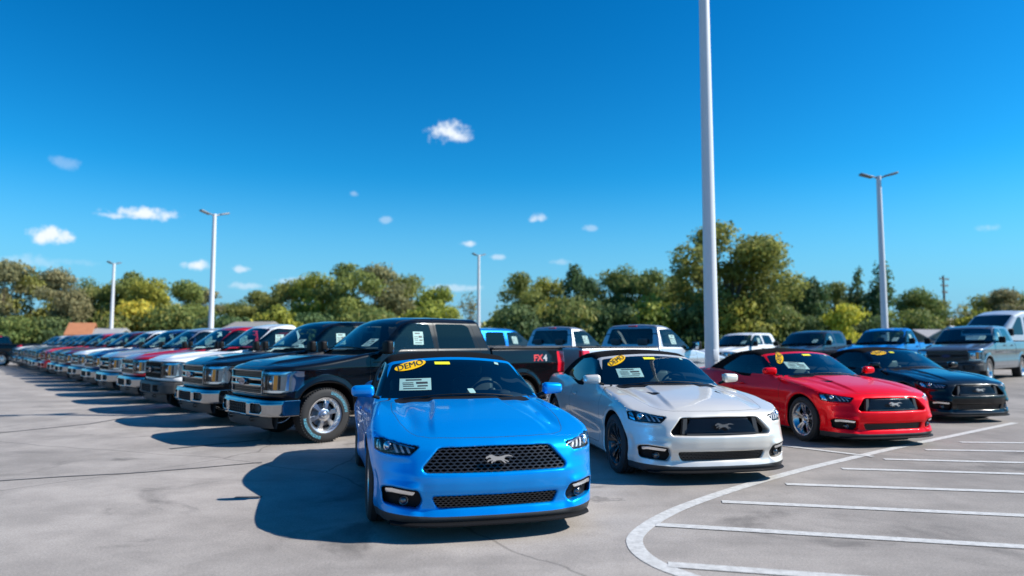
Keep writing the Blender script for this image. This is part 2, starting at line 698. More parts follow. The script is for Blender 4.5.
def hit(f, P, d, tmax=3.0, n=300):
    """first crossing outside -> inside along d from the points P"""
    d = np.array(d, float)
    lo = np.zeros(len(P))
    hi = np.full(len(P), np.nan)
    found = np.zeros(len(P), bool)
    for k in range(n):
        t = tmax * (k + 1) / n
        v = f(P + d * t)
        nw = ~found & (v < 0)
        hi[nw] = t
        lo[nw] = tmax * k / n
        found |= nw
    hi = np.where(found, hi, tmax)
    for _ in range(18):
        m = (lo + hi) / 2
        ins = f(P + d * m[:, None]) < 0
        hi = np.where(ins, m, hi)
        lo = np.where(ins, lo, m)
    return P + d * hi[:, None], found


def patch(f, poly, to3, d, off, res=0.02, tmax=3.0):
    """sheet of the outline poly (2-D) laid on the surface of f: to3(u, v) gives start points, d the projection direction"""
    poly = [Vector(p) for p in poly]
    pts = []
    n = len(poly)
    for i in range(n):
        a, b = poly[i], poly[(i + 1) % n]
        k = max(1, int((b - a).length / res))
        pts += [a.lerp(b, j / k) for j in range(k)]
    nb = len(pts)
    us = [p.x for p in poly]
    vs = [p.y for p in poly]
    gu, gv = np.meshgrid(np.arange(min(us), max(us), res), np.arange(min(vs), max(vs), res))
    gu, gv = gu.ravel(), gv.ravel()
    sd = polysd(gu, gv, [(p.x, p.y) for p in poly])
    ins = sd < -res * .45
    pts += [Vector((a, b)) for a, b in zip(gu[ins], gv[ins])]
    r = delaunay_2d_cdt(pts, [(i, (i + 1) % nb) for i in range(nb)], [], 1, 1e-6)
    P2 = np.array([(p.x, p.y) for p in r[0]])
    T = np.array([t for t in r[2] if len(t) == 3])
    P, ok = hit(f, to3(P2[:, 0], P2[:, 1]), d, tmax)
    g = grad(f, P, .004)
    N = g / np.maximum(np.linalg.norm(g, axis=1), 1e-9)[:, None]
    P = P + N * off
    a = np.cross(P[T[:, 1]] - P[T[:, 0]], P[T[:, 2]] - P[T[:, 0]])
    fl = (a * N[T[:, 0]]).sum(1) < 0
    T[fl] = T[fl][:, ::-1]
    return P, N, T


def mirror_x(m):
    V, N, T = m
    return V * [-1, 1, 1], N * [-1, 1, 1], T[:, ::-1]


def rounded(poly, r, n=4):
    """corner-rounded outline"""
    out = []
    m = len(poly)
    P = [Vector(p) for p in poly]
    for i in range(m):
        a, b, c = P[i - 1], P[i], P[(i + 1) % m]
        rr = min(r, (a - b).length * .45, (c - b).length * .45)
        p, q = b + (a - b).normalized() * rr, b + (c - b).normalized() * rr
        for k in range(n + 1):
            t = k / n
            out.append(tuple(p * (1 - t) ** 2 + b * 2 * t * (1 - t) + q * t * t))
    return out


def text_mesh(s, size, mat, shear=0.0, bold=0.0, ext=0.0008):
    cu = bpy.data.curves.new('lettering', 'FONT')
    cu.body = s
    cu.size = size
    cu.shear = shear
    cu.offset = bold
    cu.extrude = ext
    cu.resolution_u = 3
    cu.align_x = 'CENTER'
    cu.align_y = 'CENTER'
    o = bpy.data.objects.new('lettering', cu)
    COL.objects.link(o)
    dg = bpy.context.evaluated_depsgraph_get()
    me = bpy.data.meshes.new_from_object(o.evaluated_get(dg))
    bpy.data.objects.remove(o)
    me.materials.clear()
    me.materials.append(mat)
    return me

# ------------------------------------------------------------------ the two-door convertible (origin: ground under the front axle, nose to -Y)
MW_Y, MW_Z, MW_R = (0.0, 2.72), 0.337, 0.337
_P = curve([(-1.0, .80), (-.6, .895), (-.25, .945), (0, .957), (.4, .945), (1.0, .925), (1.7, .930), (2.3, .955), (2.72, .965), (3.2, .94), (3.6, .885), (4.0, .79)], .12)
_V = curve([(.05, -.09), (.16, -.05), (.24, -.022), (.33, -.026), (.44, -.028), (.55, -.008), (.66, -.002), (.745, -.004), (.79, -.022), (.86, -.055), (.95, -.10), (1.05, -.16)], .022)
_Tc = curve([(-1.2, .50), (-.92, .64), (-.84, .71), (-.78, .755), (-.68, .790), (-.5, .825), (-.2, .865), (.1, .900), (.4, .938), (.6, .958), (.8, .968), (1.5, .975), (2.4, 1.0), (3.0, 1.02), (3.6, 1.03), (3.82, 1.02), (4.0, .95)], .045)
_Te = curve([(-1.2, .40), (-.85, .60), (-.66, .72), (-.5, .765), (-.3, .815), (0, .865), (.3, .895), (.6, .925), (.9, .945), (1.5, .955), (2.2, .985), (2.8, 1.0), (3.4, .985), (3.8, .955), (4.0, .88)], .06)
_nose_plan = curve([(-.2, 0), (0, 0), (.3, .010), (.5, .034), (.62, .066), (.72, .122), (.80, .20), (.86, .29), (.92, .41), (1.0, .60)], .035)
_nose_prof = curve([(.05, .17), (.13, .045), (.17, .015), (.21, .028), (.25, .045), (.33, .030), (.37, .008), (.44, .0), (.50, .004), (.54, .022), (.60, .042), (.68, .075), (.74, .13), (.80, .22), (.9, .40)], .012)
_tail_prof = curve([(.1, -.12), (.3, -.03), (.6, 0), (.9, -.03), (1.02, .02)], .03)
_Tg = curve([(-.5, .42), (.40, .905), (.62, 1.015), (1.18, 1.308), (1.32, 1.350), (1.52, 1.392), (1.9, 1.405), (2.25, 1.375), (2.6, 1.29), (2.95, 1.16), (3.25, 1.04), (3.5, .92), (4.0, .6)], .05)
_Wg = curve([(.80, .87), (.95, .835), (1.1, .772), (1.25, .695), (1.33, .645), (1.45, .57)], .03)
_Wt = curve([(0, 1.0), (1.3, 1.0), (1.7, 1.02), (2.2, 1.0), (2.8, .93), (3.3, .84)], .15)
GRILLE = rounded([(-.44, .690), (0, .694), (.44, .690), (.570, .548), (.548, .514), (0, .508), (-.548, .514), (-.570, .548)], .028)
LOWER = rounded([(-.50, .338), (.50, .338), (.455, .248), (-.455, .248)], .03)
LAMP = rounded([(.585, .700), (.70, .716), (.845, .744), (.905, .738), (.905, .660), (.84, .642), (.66, .640)], .012)
FOG = rounded([(.60, .388), (.79, .408), (.86, .395), (.845, .27), (.60, .246), (.565, .30)], .03)
HOODP = rounded([(-.70, .60), (-.4, .50), (0, .455), (.4, .50), (.70, .60), (.725, .20), (.695, -.2), (.645, -.45), (.595, -.585), (.50, -.655), (.3, -.695), (0, -.712), (-.3, -.695), (-.50, -.655), (-.595, -.585), (-.645, -.45), (-.695, -.2), (-.725, .20)], .04)
DOORP = rounded([(.60, .90), (.56, .60), (.62, .27), (1.78, .27), (1.92, .52), (1.90, .965), (1.5, 1.0), (.9, 1.0)], .05)
SIDEWIN = rounded([(.86, .975), (1.02, 1.085), (1.36, 1.262), (1.66, 1.292), (2.02, 1.270), (2.52, 1.035), (2.40, .995), (1.6, .965)], .03)


def must_body(P):
    x, y, z = P[:, 0], P[:, 1], P[:, 2]
    ax = np.abs(x)
    ar = np.minimum(np.hypot(y - MW_Y[0], z - MW_Z), np.hypot(y - MW_Y[1], z - MW_Z))
    W = _P(y) + _V(z) + .012 * np.exp(-((ar - .405) / .04) ** 2) * (z > .1)
    # door scallop rising to the rear and the haunch crease
    W = W - .012 * np.exp(-((z - (.50 + .05 * (y - 1.2))) / .06) ** 2) * sstep(.45, .9, y) * (1 - sstep(1.9, 2.3, y))
    side = (ax - W) * .96
    yf = -.868 + _nose_plan(ax) + _nose_prof(z) * (1 - .25 * sstep(.5, .9, ax))
    yf = yf - .024 * sstep(.55, .66, ax) * (1 - sstep(.395, .46, z)) * sstep(.16, .21, z) + .010 * sstep(.60, .70, ax) * sstep(.44, .50, z) * (1 - sstep(.58, .63, z))
    front = (yf - y) * .78
    rear = (y - (3.92 - .35 * (ax / .9) ** 3 + _tail_prof(z))) * .9
    u = np.clip(ax / .86, 0, 1.3)
    xd = .335 + .13 * sstep(.5, -.6, y)
    dome = .022 * (1 - sstep(xd - .03, xd + .03, ax)) * sstep(-.74, -.35, y) * (1 - sstep(.5, .7, y))
    val = -.018 * np.exp(-((ax - .60) / .062) ** 2) * sstep(-.6, -.2, y) * (1 - sstep(.5, .7, y))
    T = _Tc(y) + (_Te(y) - _Tc(y)) * u ** 2.2 + dome + val - .008 * (ax / .5) ** 2 * sstep(.2, -.6, y) * (ax < .9)
    top = (z - T) * .96
    d = smax(side, top, .062)
    d = smax(d, front, .036)
    d = smax(d, rear, .08)
    zb = .125 + .06 * (y > .5) + .0 * y
    d = smax(d, (.125 + .03 * sstep(-.3, .3, y)) - z, .03)
    return d


def must_gh(P, inset=0.0):
    x, y, z = P[:, 0], P[:, 1], P[:, 2]
    ax = np.abs(x)
    yy = y - .15 * (ax / .7) ** 2 * (1 - sstep(1.3, 2.0, y))
    t = (z - (_Tg(yy) - .045 * (ax / .6) ** 2)) * .88
    s = (ax - _Wg(z) * _Wt(y)) * .88
    return smax(t, s, .055) + inset


def must_inner(P):
    y, z = P[:, 1], P[:, 2]
    fl = .92 - .48 * sstep(.86, .98, y)
    d = smax(must_gh(P, .05), fl - z, .03)
    d = smax(d, y - 2.95, .03)
    return smax(d, np.abs(P[:, 0]) - .735, .03)


def must_outer(P):
    return smin(must_body(P), np.maximum(must_gh(P), .80 - P[:, 2]), .022)


def must_sdf(P):
    x, y, z = P[:, 0], P[:, 1], P[:, 2]
    ax = np.abs(x)
    d = must_outer(P)
    for wy, r in ((MW_Y[0], .378), (MW_Y[1], .385)):
        c = np.maximum(np.hypot(y - wy, z - MW_Z) - r, .56 - ax)
        d = smax(d, -c, .018)
    m = (y < -.05) & (z < .85)
    if m.any():
        X, Y, Z, A = x[m], y[m], z[m], ax[m]
        yf = -.868 + _nose_plan(A) + _nose_prof(Z)
        q = d[m]
        g = np.maximum(polysd(X, Z, GRILLE), Y - (yf + .14))
        q = smax(q, -g, .022)
        g = np.maximum(polysd(X, Z, LOWER), Y - (yf + .10))
        q = smax(q, -g, .018)
        g = np.maximum(polysd(A, Z, LAMP), -(-.868 + _nose_plan(A) + .07 - Y) - .06)
        g = np.maximum(polysd(A, Z, LAMP), Y - (yf + .07))
        q = smax(q, -g, .008)
        g = np.maximum(polysd(A, Z, FOG), Y - (yf + .06))
        q = smax(q, -g, .018)
        d[m] = q
    return smax(d, -must_inner(P), .01)


def f_xz(y0):
    return lambda u, v: np.stack([u, np.full_like(u, y0), v], 1)


def f_yz(x0):
    return lambda u, v: np.stack([np.full_like(u, x0), u, v], 1)


def ellipse(cu, cv, a, b, rot=0.0, n=28):
    c, s = math.cos(rot), math.sin(rot)
    return [(cu + a * math.cos(t) * c - b * math.sin(t) * s, cv + a * math.cos(t) * s + b * math.sin(t) * c) for t in [2 * math.pi * k / n for k in range(n)]]


def quad_poly(cu, cv, w, h, rot=0.0, shear=0.0):
    c, s = math.cos(rot), math.sin(rot)
    q = [(-w / 2 - shear, -h / 2), (w / 2 - shear, -h / 2), (w / 2 + shear, h / 2), (-w / 2 + shear, h / 2)]
    return [(cu + a * c - b * s, cv + a * s + b * c) for a, b in q]


def text_patch(s, size, f, cu, cv, y0, rot, mat, off, bold=.0, sx=1.0, shear=0.0, d=(0, 1, 0), axis='xz', flip=1, fixed=None):
    """lettering pressed onto the surface of f"""
    me = text_mesh(s, size, mat, shear=shear, bold=bold, ext=0.0)
    n = len(me.vertices)
    co = np.empty(n * 3, np.float32)
    me.vertices.foreach_get('co', co)
    co = co.reshape(-1, 3).astype(float)
    c, sn = math.cos(rot), math.sin(rot)
    a, b = co[:, 0] * sx * flip, co[:, 1]
    u, v = cu + a * c - b * sn, cv + a * sn + b * c
    P0 = f_xz(y0)(u, v) if axis == 'xz' else f_yz(y0)(u, v)
    P, ok = hit(f, P0, d)
    g = grad(f, P, .004)
    P = P + g / np.maximum(np.linalg.norm(g, axis=1), 1e-9)[:, None] * off
    me.vertices.foreach_set('co', P.astype(np.float32).ravel())
    me.update()
    return me


def plain_f(f):
    """turn a mesh part triple into faces for np_mesh"""
    return f


RIMS = {}


def rim_mesh(style, w, rim_r, mat):
    """rim with its spokes, face to +X"""
    key = (style, mat.name)
    if key in RIMS:
        return RIMS[key]
    bm = bmesh.new()
    bm_lathe(bm, [(-w * .8, rim_r - .015), (-w * .82, rim_r + .006), (-w * .7, rim_r - .02), (w * .35, rim_r - .045), (w * .70, rim_r - .025), (w * .86, rim_r + .006), (w * .90, rim_r + .004), (w * .86, rim_r - .016), (w * .66, rim_r - .036), (w * .30, rim_r - .058), (-w * .7, rim_r - .035), (-w * .8, rim_r - .015)], 56)
    hubx = w * .48

    def spoke(t0, a0, a1, r0, r1, x0, x1, th, mi=0):
        """tapered spoke between radius r0 and r1, half widths a0 -> a1"""
        M = Matrix.Rotation(-t0, 4, 'X')
        sec = []
        for r, a, x in ((r0, a0, x0), ((r0 + r1) / 2, (a0 + a1) / 2 * .92, (x0 + x1) / 2 + .008), (r1, a1, x1)):
            sec.append([M @ Vector((x + dx, da * a, r)) for dx, da in ((0, -.82), (.0, .82), (-.012, 1), (-th, 1), (-th, -1), (-.012, -1))])
        vs = [[bm.verts.new(p) for p in s_] for s_ in sec]
        for A, B in zip(vs, vs[1:]):
            for i in range(6):
                bm.faces.new((A[i], A[(i + 1) % 6], B[(i + 1) % 6], B[i])).material_index = mi
        bm.faces.new(vs[0]).material_index = mi
        bm.faces.new(vs[-1]).material_index = mi
    if style == 'truck':
        for k in range(6):
            spoke(k * math.pi / 3 + .26, .026, .036, .06, rim_r - .02, hubx + .012, hubx + .004, .05)
            for s in (-1, 1):
                spoke(k * math.pi / 3 + .26 + s * .17, .008, .012, .075, rim_r - .03, hubx - .012, hubx - .016, .03)
        bm_lathe(bm, [(hubx - .05, .10), (hubx + .010, .095), (hubx + .018, .075), (hubx + .018, .045), (hubx + .03, .040), (hubx + .034, .03), (hubx + .034, 0.001)], 36)
    elif style == 'multi':
        for k in range(10):
            spoke(k * math.pi / 5, .013, .017, .05, rim_r - .02, hubx - .005, hubx + .03, .035)
            spoke(k * math.pi / 5 + .16, .008, .010, .09, rim_r - .02, hubx - .004, hubx + .03, .03)
        bm_lathe(bm, [(hubx - .05, .085), (hubx - .002, .080), (hubx + .004, .06), (hubx - .004, .04), (hubx + .006, .032), (hubx + .010, .025), (hubx + .010, .001)], 36)
    else:
        for k in range(5):
            for s in (-1, 1):
                spoke(k * 2 * math.pi / 5 + s * .17, .016, .020, .055, rim_r - .02, hubx - .005, hubx + .028, .04)
        bm_lathe(bm, [(hubx - .05, .09), (hubx - .002, .085), (hubx + .002, .06), (hubx - .006, .04), (hubx + .006, .032), (hubx + .010, .025), (hubx + .010, .001)], 36)
    RIMS[key] = bm_mesh('rim', bm, mat, angle=30)
    return RIMS[key]


def wheel(parent, y, z, side, rad, width, rim_r, style, rim_mat, steer=0.0, xc=0.85, letter=False):
    """a wheel as part (tyre) with rim, hub, disc as sub-parts; side=+1 shows its face to +X"""
    bm = bmesh.new()
    w = width / 2
    tp = [(-w * .86, rim_r), (-w, rim_r + .02), (-w * 1.02, (rad + rim_r) / 2), (-w * .94, rad - .022), (-w * .80, rad - .004), (-w * .45, rad), (-w * .43, rad - .010), (-w * .36, rad - .010), (-w * .34, rad),
          (-w * .07, rad), (-w * .05, rad - .010), (w * .05, rad - .010), (w * .07, rad), (w * .34, rad), (w * .36, rad - .010), (w * .43, rad - .010), (w * .45, rad),
          (w * .80, rad - .004), (w * .94, rad - .022), (w * 1.02, (rad + rim_r) / 2), (w, rim_r + .02), (w * .86, rim_r)]
    bm_lathe(bm, tp, 56)
    if style == 'truck':
        for k in range(60):
            t = 2 * math.pi * k / 60
            for s in (-1, 1):
                M = Matrix.Rotation(-t, 4, 'X') @ Matrix.Translation((s * w * .84, 0, rad - .006))
                vs = bm_box(bm, (0, 0, 0), (w * .30, .018, .020), .003, seg=1)
                bmesh.ops.transform(bm, matrix=M, verts=vs)
    ty = link_mesh('tyre', bm_mesh('tyre', bm, M_RUBBER, angle=40), parent)
    ty.location = (side * xc, y, z)
    ty.rotation_euler = (0, 0, steer + (0 if side > 0 else math.pi))
    # everything below is in the tyre's own frame, face to +X
    rm = link_mesh('rim', rim_mesh(style, w, rim_r, rim_mat), ty)
    bm = bmesh.new()
    bm_lathe(bm, [(w * .05, .001), (w * .05, rim_r - .09), (-w * .12, rim_r - .09), (-w * .12, .001)], 40)
    link_mesh('brake_disc', bm_mesh('brake_disc', bm, M_DISC), ty)
    bm = bmesh.new()
    bm_lathe(bm, [(-w * .72, .001), (-w * .72, rim_r - .04)], 32)
    link_mesh('wheel_back', bm_mesh('wheel_back', bm, M_PLASTIC), ty)
    if letter:
        bm = bmesh.new()
        xs = w * 1.025
        rm_ = (rad + rim_r) / 2
        glyph = random.Random(4)
        for a0, nl in ((.35, 8), (3.45, 8)):
            for k in range(nl):
                t = a0 + k * .135
                for j in range(3):
                    # strokes of a raised capital: two stems and a bar
                    tt = t + (j - 1) * .026
                    vs = bm_box(bm, (0, 0, 0), (.004, .0075 if j != 1 else .020, .036 if j != 1 else .009), .001, seg=1)
                    dz = 0 if j != 1 else glyph.choice((-.013, 0, .013))
                    bmesh.ops.transform(bm, matrix=Matrix.Rotation(-tt, 4, 'X') @ Matrix.Translation((xs, 0, rm_ + dz)), verts=vs)
        link_mesh('raised_lettering', bm_mesh('raised_lettering', bm, M_TEAL), ty)
    return ty


def seat(parent, c, mat, w=.50, hr=True, h=.62):
    bm = bmesh.new()
    x, y, z = c
    bm_box(bm, (x, y, z + .08), (w, .50, .16), .05, seg=3)
    bm_box(bm, (x, y + .30, z + .08 + h / 2), (w * .96, .14, h), .055, rot=Matrix.Rotation(R(-14), 4, 'X'), seg=3)
    for s in (-1, 1):
        bm_box(bm, (x + s * w * .43, y + .26, z + .06 + h * .45), (.08, .17, h * .75), .03, rot=Matrix.Rotation(R(-14), 4, 'X'), seg=2)
    o = link_mesh('seat', bm_mesh('seat', bm, mat), parent)
    if hr:
        bm = bmesh.new()
        bm_box(bm, (x, y + .30 + h * .25 + .02, z + .08 + h + .10), (w * .52, .10, .17), .04, rot=Matrix.Rotation(R(-10), 4, 'X'), seg=3)
        for s in (-1, 1):
            bm_tube(bm, [(x + s * .06, y + .36, z + .0 + h), (x + s * .06, y + .30 + h * .25, z + .10 + h)], .007)
        link_mesh('headrest', bm_mesh('headrest', bm, mat), o)
    return o


def steering(parent, c, tilt=R(65)):
    bm = bmesh.new()
    r, n = .175, 40
    for k in range(n):
        pass
    ring = [Vector((r * math.cos(2 * math.pi * k / n), 0, r * math.sin(2 * math.pi * k / n))) for k in range(n)]
    vs = []
    for k in range(n):
        t = 2 * math.pi * k / n
        rad = Vector((math.cos(t), 0, math.sin(t)))
        vs.append([bm.verts.new(ring[k] + rad * .015 * math.cos(a) + Vector((0, .015 * math.sin(a), 0))) for a in [2 * math.pi * q / 8 for q in range(8)]])
    for k in range(n):
        A, B = vs[k], vs[(k + 1) % n]
        for q in range(8):
            bm.faces.new((A[q], A[(q + 1) % 8], B[(q + 1) % 8], B[q]))
    bm_box(bm, (0, .01, 0), (.15, .05, .11), .02)
    for dx in (-1, 1):
        bm_box(bm, (dx * .11, .01, .0), (.13, .02, .035), .006)
    bm_box(bm, (0, .01, -.10), (.04, .02, .14), .006)
    M = Matrix.Rotation(R(90) - tilt, 4, 'X')
    bmesh.ops.transform(bm, matrix=Matrix.Translation(c) @ M, verts=bm.verts)
    return link_mesh('steering_wheel', bm_mesh('steering_wheel', bm, pmat('wheel_leather', (.035, .035, .038), rough=.35)), parent)


HORSE = [(-.128, .014), (-.126, .026), (-.114, .036), (-.100, .042), (-.086, .052), (-.066, .052), (-.046, .044), (-.026, .034), (-.004, .029), (.022, .031), (.044, .033), (.060, .038), (.086, .044), (.118, .044), (.150, .034), (.168, .020), (.140, .027), (.112, .030), (.086, .027), (.074, .018), (.070, .006),
         (.080, -.006), (.104, -.014), (.122, -.030), (.112, -.032), (.094, -.022), (.064, -.012), (.078, -.026), (.092, -.042), (.080, -.044), (.060, -.028), (.040, -.012), (.012, -.008), (-.014, -.010), (-.026, -.020), (-.050, -.024), (-.058, -.038), (-.068, -.038), (-.066, -.020), (-.046, -.012),
         (-.060, -.008), (-.086, -.010), (-.104, -.024), (-.112, -.018), (-.096, .000), (-.068, .004), (-.070, .014), (-.082, .024), (-.100, .020), (-.114, .010)]


def build_convertible():
    root = empty('convertible_car')
    mesh = sdf_mesh(must_sdf, (-1.06, -1.0, .08), (1.06, 4.05, 1.45), .0135)
    out, inn = mesh, None
    # inner cabin skin against outer skin
    inn, out = clip(mesh, np.abs(must_inner(mesh[0])) - np.where(must_outer(mesh[0]) < -.022, .02, -.02))

    def f_wind(V):
        ax = np.abs(V[:, 0])
        yy = V[:, 1] - .15 * (ax / .7) ** 2
        a = ax - (_Wg(V[:, 2]) - .052)
        b = yy - 1.225
        c = .525 - yy + .0 * ax
        e = (must_body(V) * -1) + .012
        return np.maximum(np.maximum(smax(a, b, .04), c), np.maximum(e, .93 - V[:, 2]))

    def f_side(V):
        return np.maximum(polysd(V[:, 1], V[:, 2], SIDEWIN), .45 - np.abs(V[:, 0]))
    # cabin skin: drop what lies behind the panes
    _, inn = clip(inn, f_wind(inn[0]))
    _, inn = clip(inn, f_side(inn[0]))
    wind, out = clip(out, f_wind(out[0]))
    side, out = clip(out, f_side(out[0]))
    # soft top: everything of the greenhouse behind the windshield header
    V = out[0]
    ax = np.abs(V[:, 0])
    yy = V[:, 1] - .15 * (ax / .7) ** 2 * (1 - sstep(1.3, 2.0, V[:, 1]))
    ft = np.maximum(np.maximum(1.305 - yy - .0 * ax, must_gh(V) - .012), .010 - must_body(V))
    # the window frames in front of the pane stay body colour only on the pillar
    soft, out = clip(out, ft)
    # wheel-house liners
    V = out[0]
    wc = np.minimum(np.hypot(V[:, 1] - MW_Y[0], V[:, 2] - MW_Z) - .370, np.hypot(V[:, 1] - MW_Y[1], V[:, 2] - MW_Z) - .377)
    lin = np.maximum(wc - .012, must_outer(V) + .006)
    liner, out = clip(out, lin)
    # recess of grille, intake, lamps and fog lamps
    V = out[0]
    A_ = np.abs(V[:, 0])
    pr = np.minimum(np.minimum(polysd(V[:, 0], V[:, 2], GRILLE), polysd(V[:, 0], V[:, 2], LOWER)), np.minimum(polysd(A_, V[:, 2], LAMP) - .001, polysd(A_, V[:, 2], FOG)))
    rec, out = clip(out, np.where((V[:, 1] < -.05) & (V[:, 2] < .85), pr, .05))
    hous, rec = clip(rec, np.maximum(polysd(np.abs(rec[0][:, 0]), rec[0][:, 2], LAMP) - .003, .52 - np.abs(rec[0][:, 0])))
    # chin splitter and floor
    V = out[0]
    chin, out = clip(out, V[:, 2] - (.190 + .02 * sstep(.4, .9, np.abs(V[:, 0])) * (V[:, 1] < 0)))
    # panel gaps and panels
    V = out[0]
    fh = np.where((V[:, 2] > .6) & (V[:, 1] < .6), polysd(V[:, 0], V[:, 1], HOODP), .5)
    hood, out = clip(out, fh + .0018)
    V = out[0]
    fh = np.where((V[:, 2] > .6) & (V[:, 1] < .6), polysd(V[:, 0], V[:, 1], HOODP), .5)
    gap, out = clip(out, fh - .0022)
    V = out[0]
    fd = np.where(np.abs(V[:, 0]) > .5, polysd(V[:, 1], V[:, 2], DOORP), .5)
    door, out = clip(out, fd + .0025)
    V = out[0]
    fd = np.where(np.abs(V[:, 0]) > .5, polysd(V[:, 1], V[:, 2], DOORP), .5)
    gap2, out = clip(out, fd - .0035)
    V = out[0]
    cowl, out = clip(out, np.maximum(np.maximum(np.where(V[:, 2] > .85, .1 - polysd(V[:, 0], V[:, 1], HOODP) - .098, .1), np.abs(V[:, 0]) - .66), np.maximum(V[:, 1] - .72, .38 - V[:, 1])))
    # fascia seam between the fender and the bumper cover
    V = out[0]
    bump, out = clip(out, np.maximum(V[:, 1] - (-.36 + .12 * (V[:, 2] - .6)), V[:, 2] - .80))
    P_ = paint('paint_vivid_blue', (0.0, 0.28, 0.77), metal=.5, coat=.7)
    body = part_obj('body_shell', [(out, 0), (gap, 1), (gap2, 1), (liner, 2), (cowl, 2)], [P_, M_DARK, M_PLASTIC], root)
    part_obj('hood', [(hood, 0)], [P_], root)
    part_obj('front_bumper', [(bump, 0)], [P_], root)
    part_obj('front_recess', [(rec, 0), (hous, 1)], [M_PLASTIC, pmat('lamp_bezel', (.09, .095, .105), rough=.3, metal=.8)], root)
    part_obj('chin_splitter', [(chin, 0)], [M_GREYPL], root)
    part_obj('soft_top', [(soft, 0)], [M_FABRIC], root)
    part_obj('cabin_lining', [(inn, 0)], [M_INTER], root)
    part_obj('windshield', [(wind, 0)], [G_WIND], root)
    for s in (-1, 1):
        a, _ = clip(side, -s * side[0][:, 0])
        part_obj('side_window', [(a, 0)], [G_SIDE], root)
        a, _ = clip(door, -s * door[0][:, 0])
        d = part_obj('door', [(a, 0)], [P_], root)
        bm = bmesh.new()
        bm_box(bm, (s * .938, 1.68, .80), (.02, .20, .028), .009, seg=2)
        link_mesh('handle', bm_mesh('handle', bm, P_), d)
    # chin blade
    bm = bmesh.new()
    xs = np.linspace(-.80, .80, 41)
    top_, bot_ = [], []
    rows = []
    for x in xs:
        yb = -.868 + float(_nose_plan(np.array([abs(x)]))[0])
        rows.append([bm.verts.new((x, yb + a, b)) for a, b in ((.06, .150), (.0, .146), (-.022, .137), (-.022, .126), (.0, .120), (.10, .118), (.10, .150))])
    for A, B in zip(rows, rows[1:]):
        for i in range(7):
            bm.faces.new((A[i], A[(i + 1) % 7], B[(i + 1) % 7], B[i]))
    link_mesh('splitter_blade', bm_mesh('splitter_blade', bm, M_PLASTIC), root)
    # upper grille: honeycomb of drawn-out hexagon cells
    g = honeycomb(GRILLE, .052, .0225, .0042, .05)
    link_mesh('grille_mesh', g, root)
    link_mesh('intake_mesh', honeycomb(LOWER, .040, .017, .0035, .035), root)
    # emblem: galloping horse
    bm = bmesh.new()
    yb = -.868 + .045
    bm_prism(bm, [(u * .74,   .605 + v * .72) for u, v in HORSE], lambda u, v, w: (u, yb - .012 - .012 + w, v), .012)
    link_mesh('horse_emblem', bm_mesh('horse_emblem', bm, M_EMBLEM), root)
    # lamps
    for s in (-1, 1):
        lamp = patch(must_outer, [(a + (.004 if a > .75 else -.004), b + (.005 if b > .69 else -.005)) for a, b in LAMP], f_xz(-1.1), (0, 1, 0), .002, .016)
        lm = lamp if s > 0 else mirror_x(lamp)
        h = part_obj('headlight', [(lm, 0)], [G_LENS], root)
        deep = lambda P: must_outer(P) + .045
        band = lambda a, b, off: [(a, b)]
        # three slanted bars at the inner end, projector, side reflector
        bars = []
        for k in range(3):
            x0 = .650 + k * .044
            bars.append((patch(lambda P: must_outer(P) + .022, [(x0, .652), (x0 + .018, .652), (x0 + .040, .700 + .006 * k), (x0 + .022, .700 + .006 * k)], f_xz(-1.1), (0, 1, 0), 0, .012), 0))
        bars = [(m if s > 0 else mirror_x(m), i) for m, i in bars]
        part_obj('light_bar', bars, [pmat('light_bar_white', (.50, .51, .53), rough=.25)], h)
        bm = bmesh.new()
        yc = -.868 + float(_nose_plan(np.array([.80]))[0]) + .125
        bm_lathe(bm, [(-.030, .001), (-.026, .016), (-.014, .028), (0, .033), (.004, .040), (.03, .042)], 28, 'Y', (s * .805, yc, .692))
        link_mesh('projector', bm_mesh('projector', bm, M_REFL), h)
        side_r = patch(lambda P: must_outer(P) + .018, [(.862, .652), (.892, .668), (.893, .735), (.868, .738)], f_xz(-1.1), (0, 1, 0), 0, .012)
        part_obj('side_reflector', [(side_r if s > 0 else mirror_x(side_r), 0)], [M_REFL], h)
        rim_ = patch(lambda P: must_outer(P) + .012, [(.62, .695), (.70, .711), (.84, .744), (.84, .736), (.70, .702), (.625, .686)], f_xz(-1.1), (0, 1, 0), 0, .012)
        part_obj('lamp_trim', [(rim_ if s > 0 else mirror_x(rim_), 0)], [M_REFL], h)
        # fog lamp: strip above, round lamp below
        st = patch(lambda P: must_outer(P) + .012, rounded([(.625, .376), (.79, .396), (.835, .388), (.83, .356), (.79, .366), (.64, .352)], .008), f_xz(-1.1), (0, 1, 0), 0, .014)
        fg = part_obj('fog_light', [(st if s > 0 else mirror_x(st), 0)], [M_REFL], root)
        bm = bmesh.new()
        yc = -.868 + float(_nose_plan(np.array([.70]))[0]) + .075
        bm_lathe(bm, [(-.018, .001), (-.016, .014), (-.010, .024), (-.006, .027), (-.010, .034), (.02, .038)], 28, 'Y', (s * .700, yc, .300))
        link_mesh('lamp', bm_mesh('lamp', bm, M_SATIN), fg)
    # mirrors
    for s in (-1, 1):
        bm = bmesh.new()
        vs = bm_box(bm, (0, 0, 0), (.215, .115, .125), .045, seg=4)
        for v in vs:
            if v.co.y > .03:
                v.co.y = .03 + (v.co.y - .03) * .4
            k = (v.co.x * s + .11) / .22
            v.co.z *= 1.0 - .18 * k
            v.co.y += .030 * k
        bmesh.ops.transform(bm, matrix=Matrix.Translation((s * .955, .755, 1.035)), verts=vs)
        m = link_mesh('side_mirror', bm_mesh('side_mirror', bm, P_, angle=60), root)
        bm = bmesh.new()
        bm_box(bm, (s * .950, .81, 1.035), (.185, .012, .095), .005)
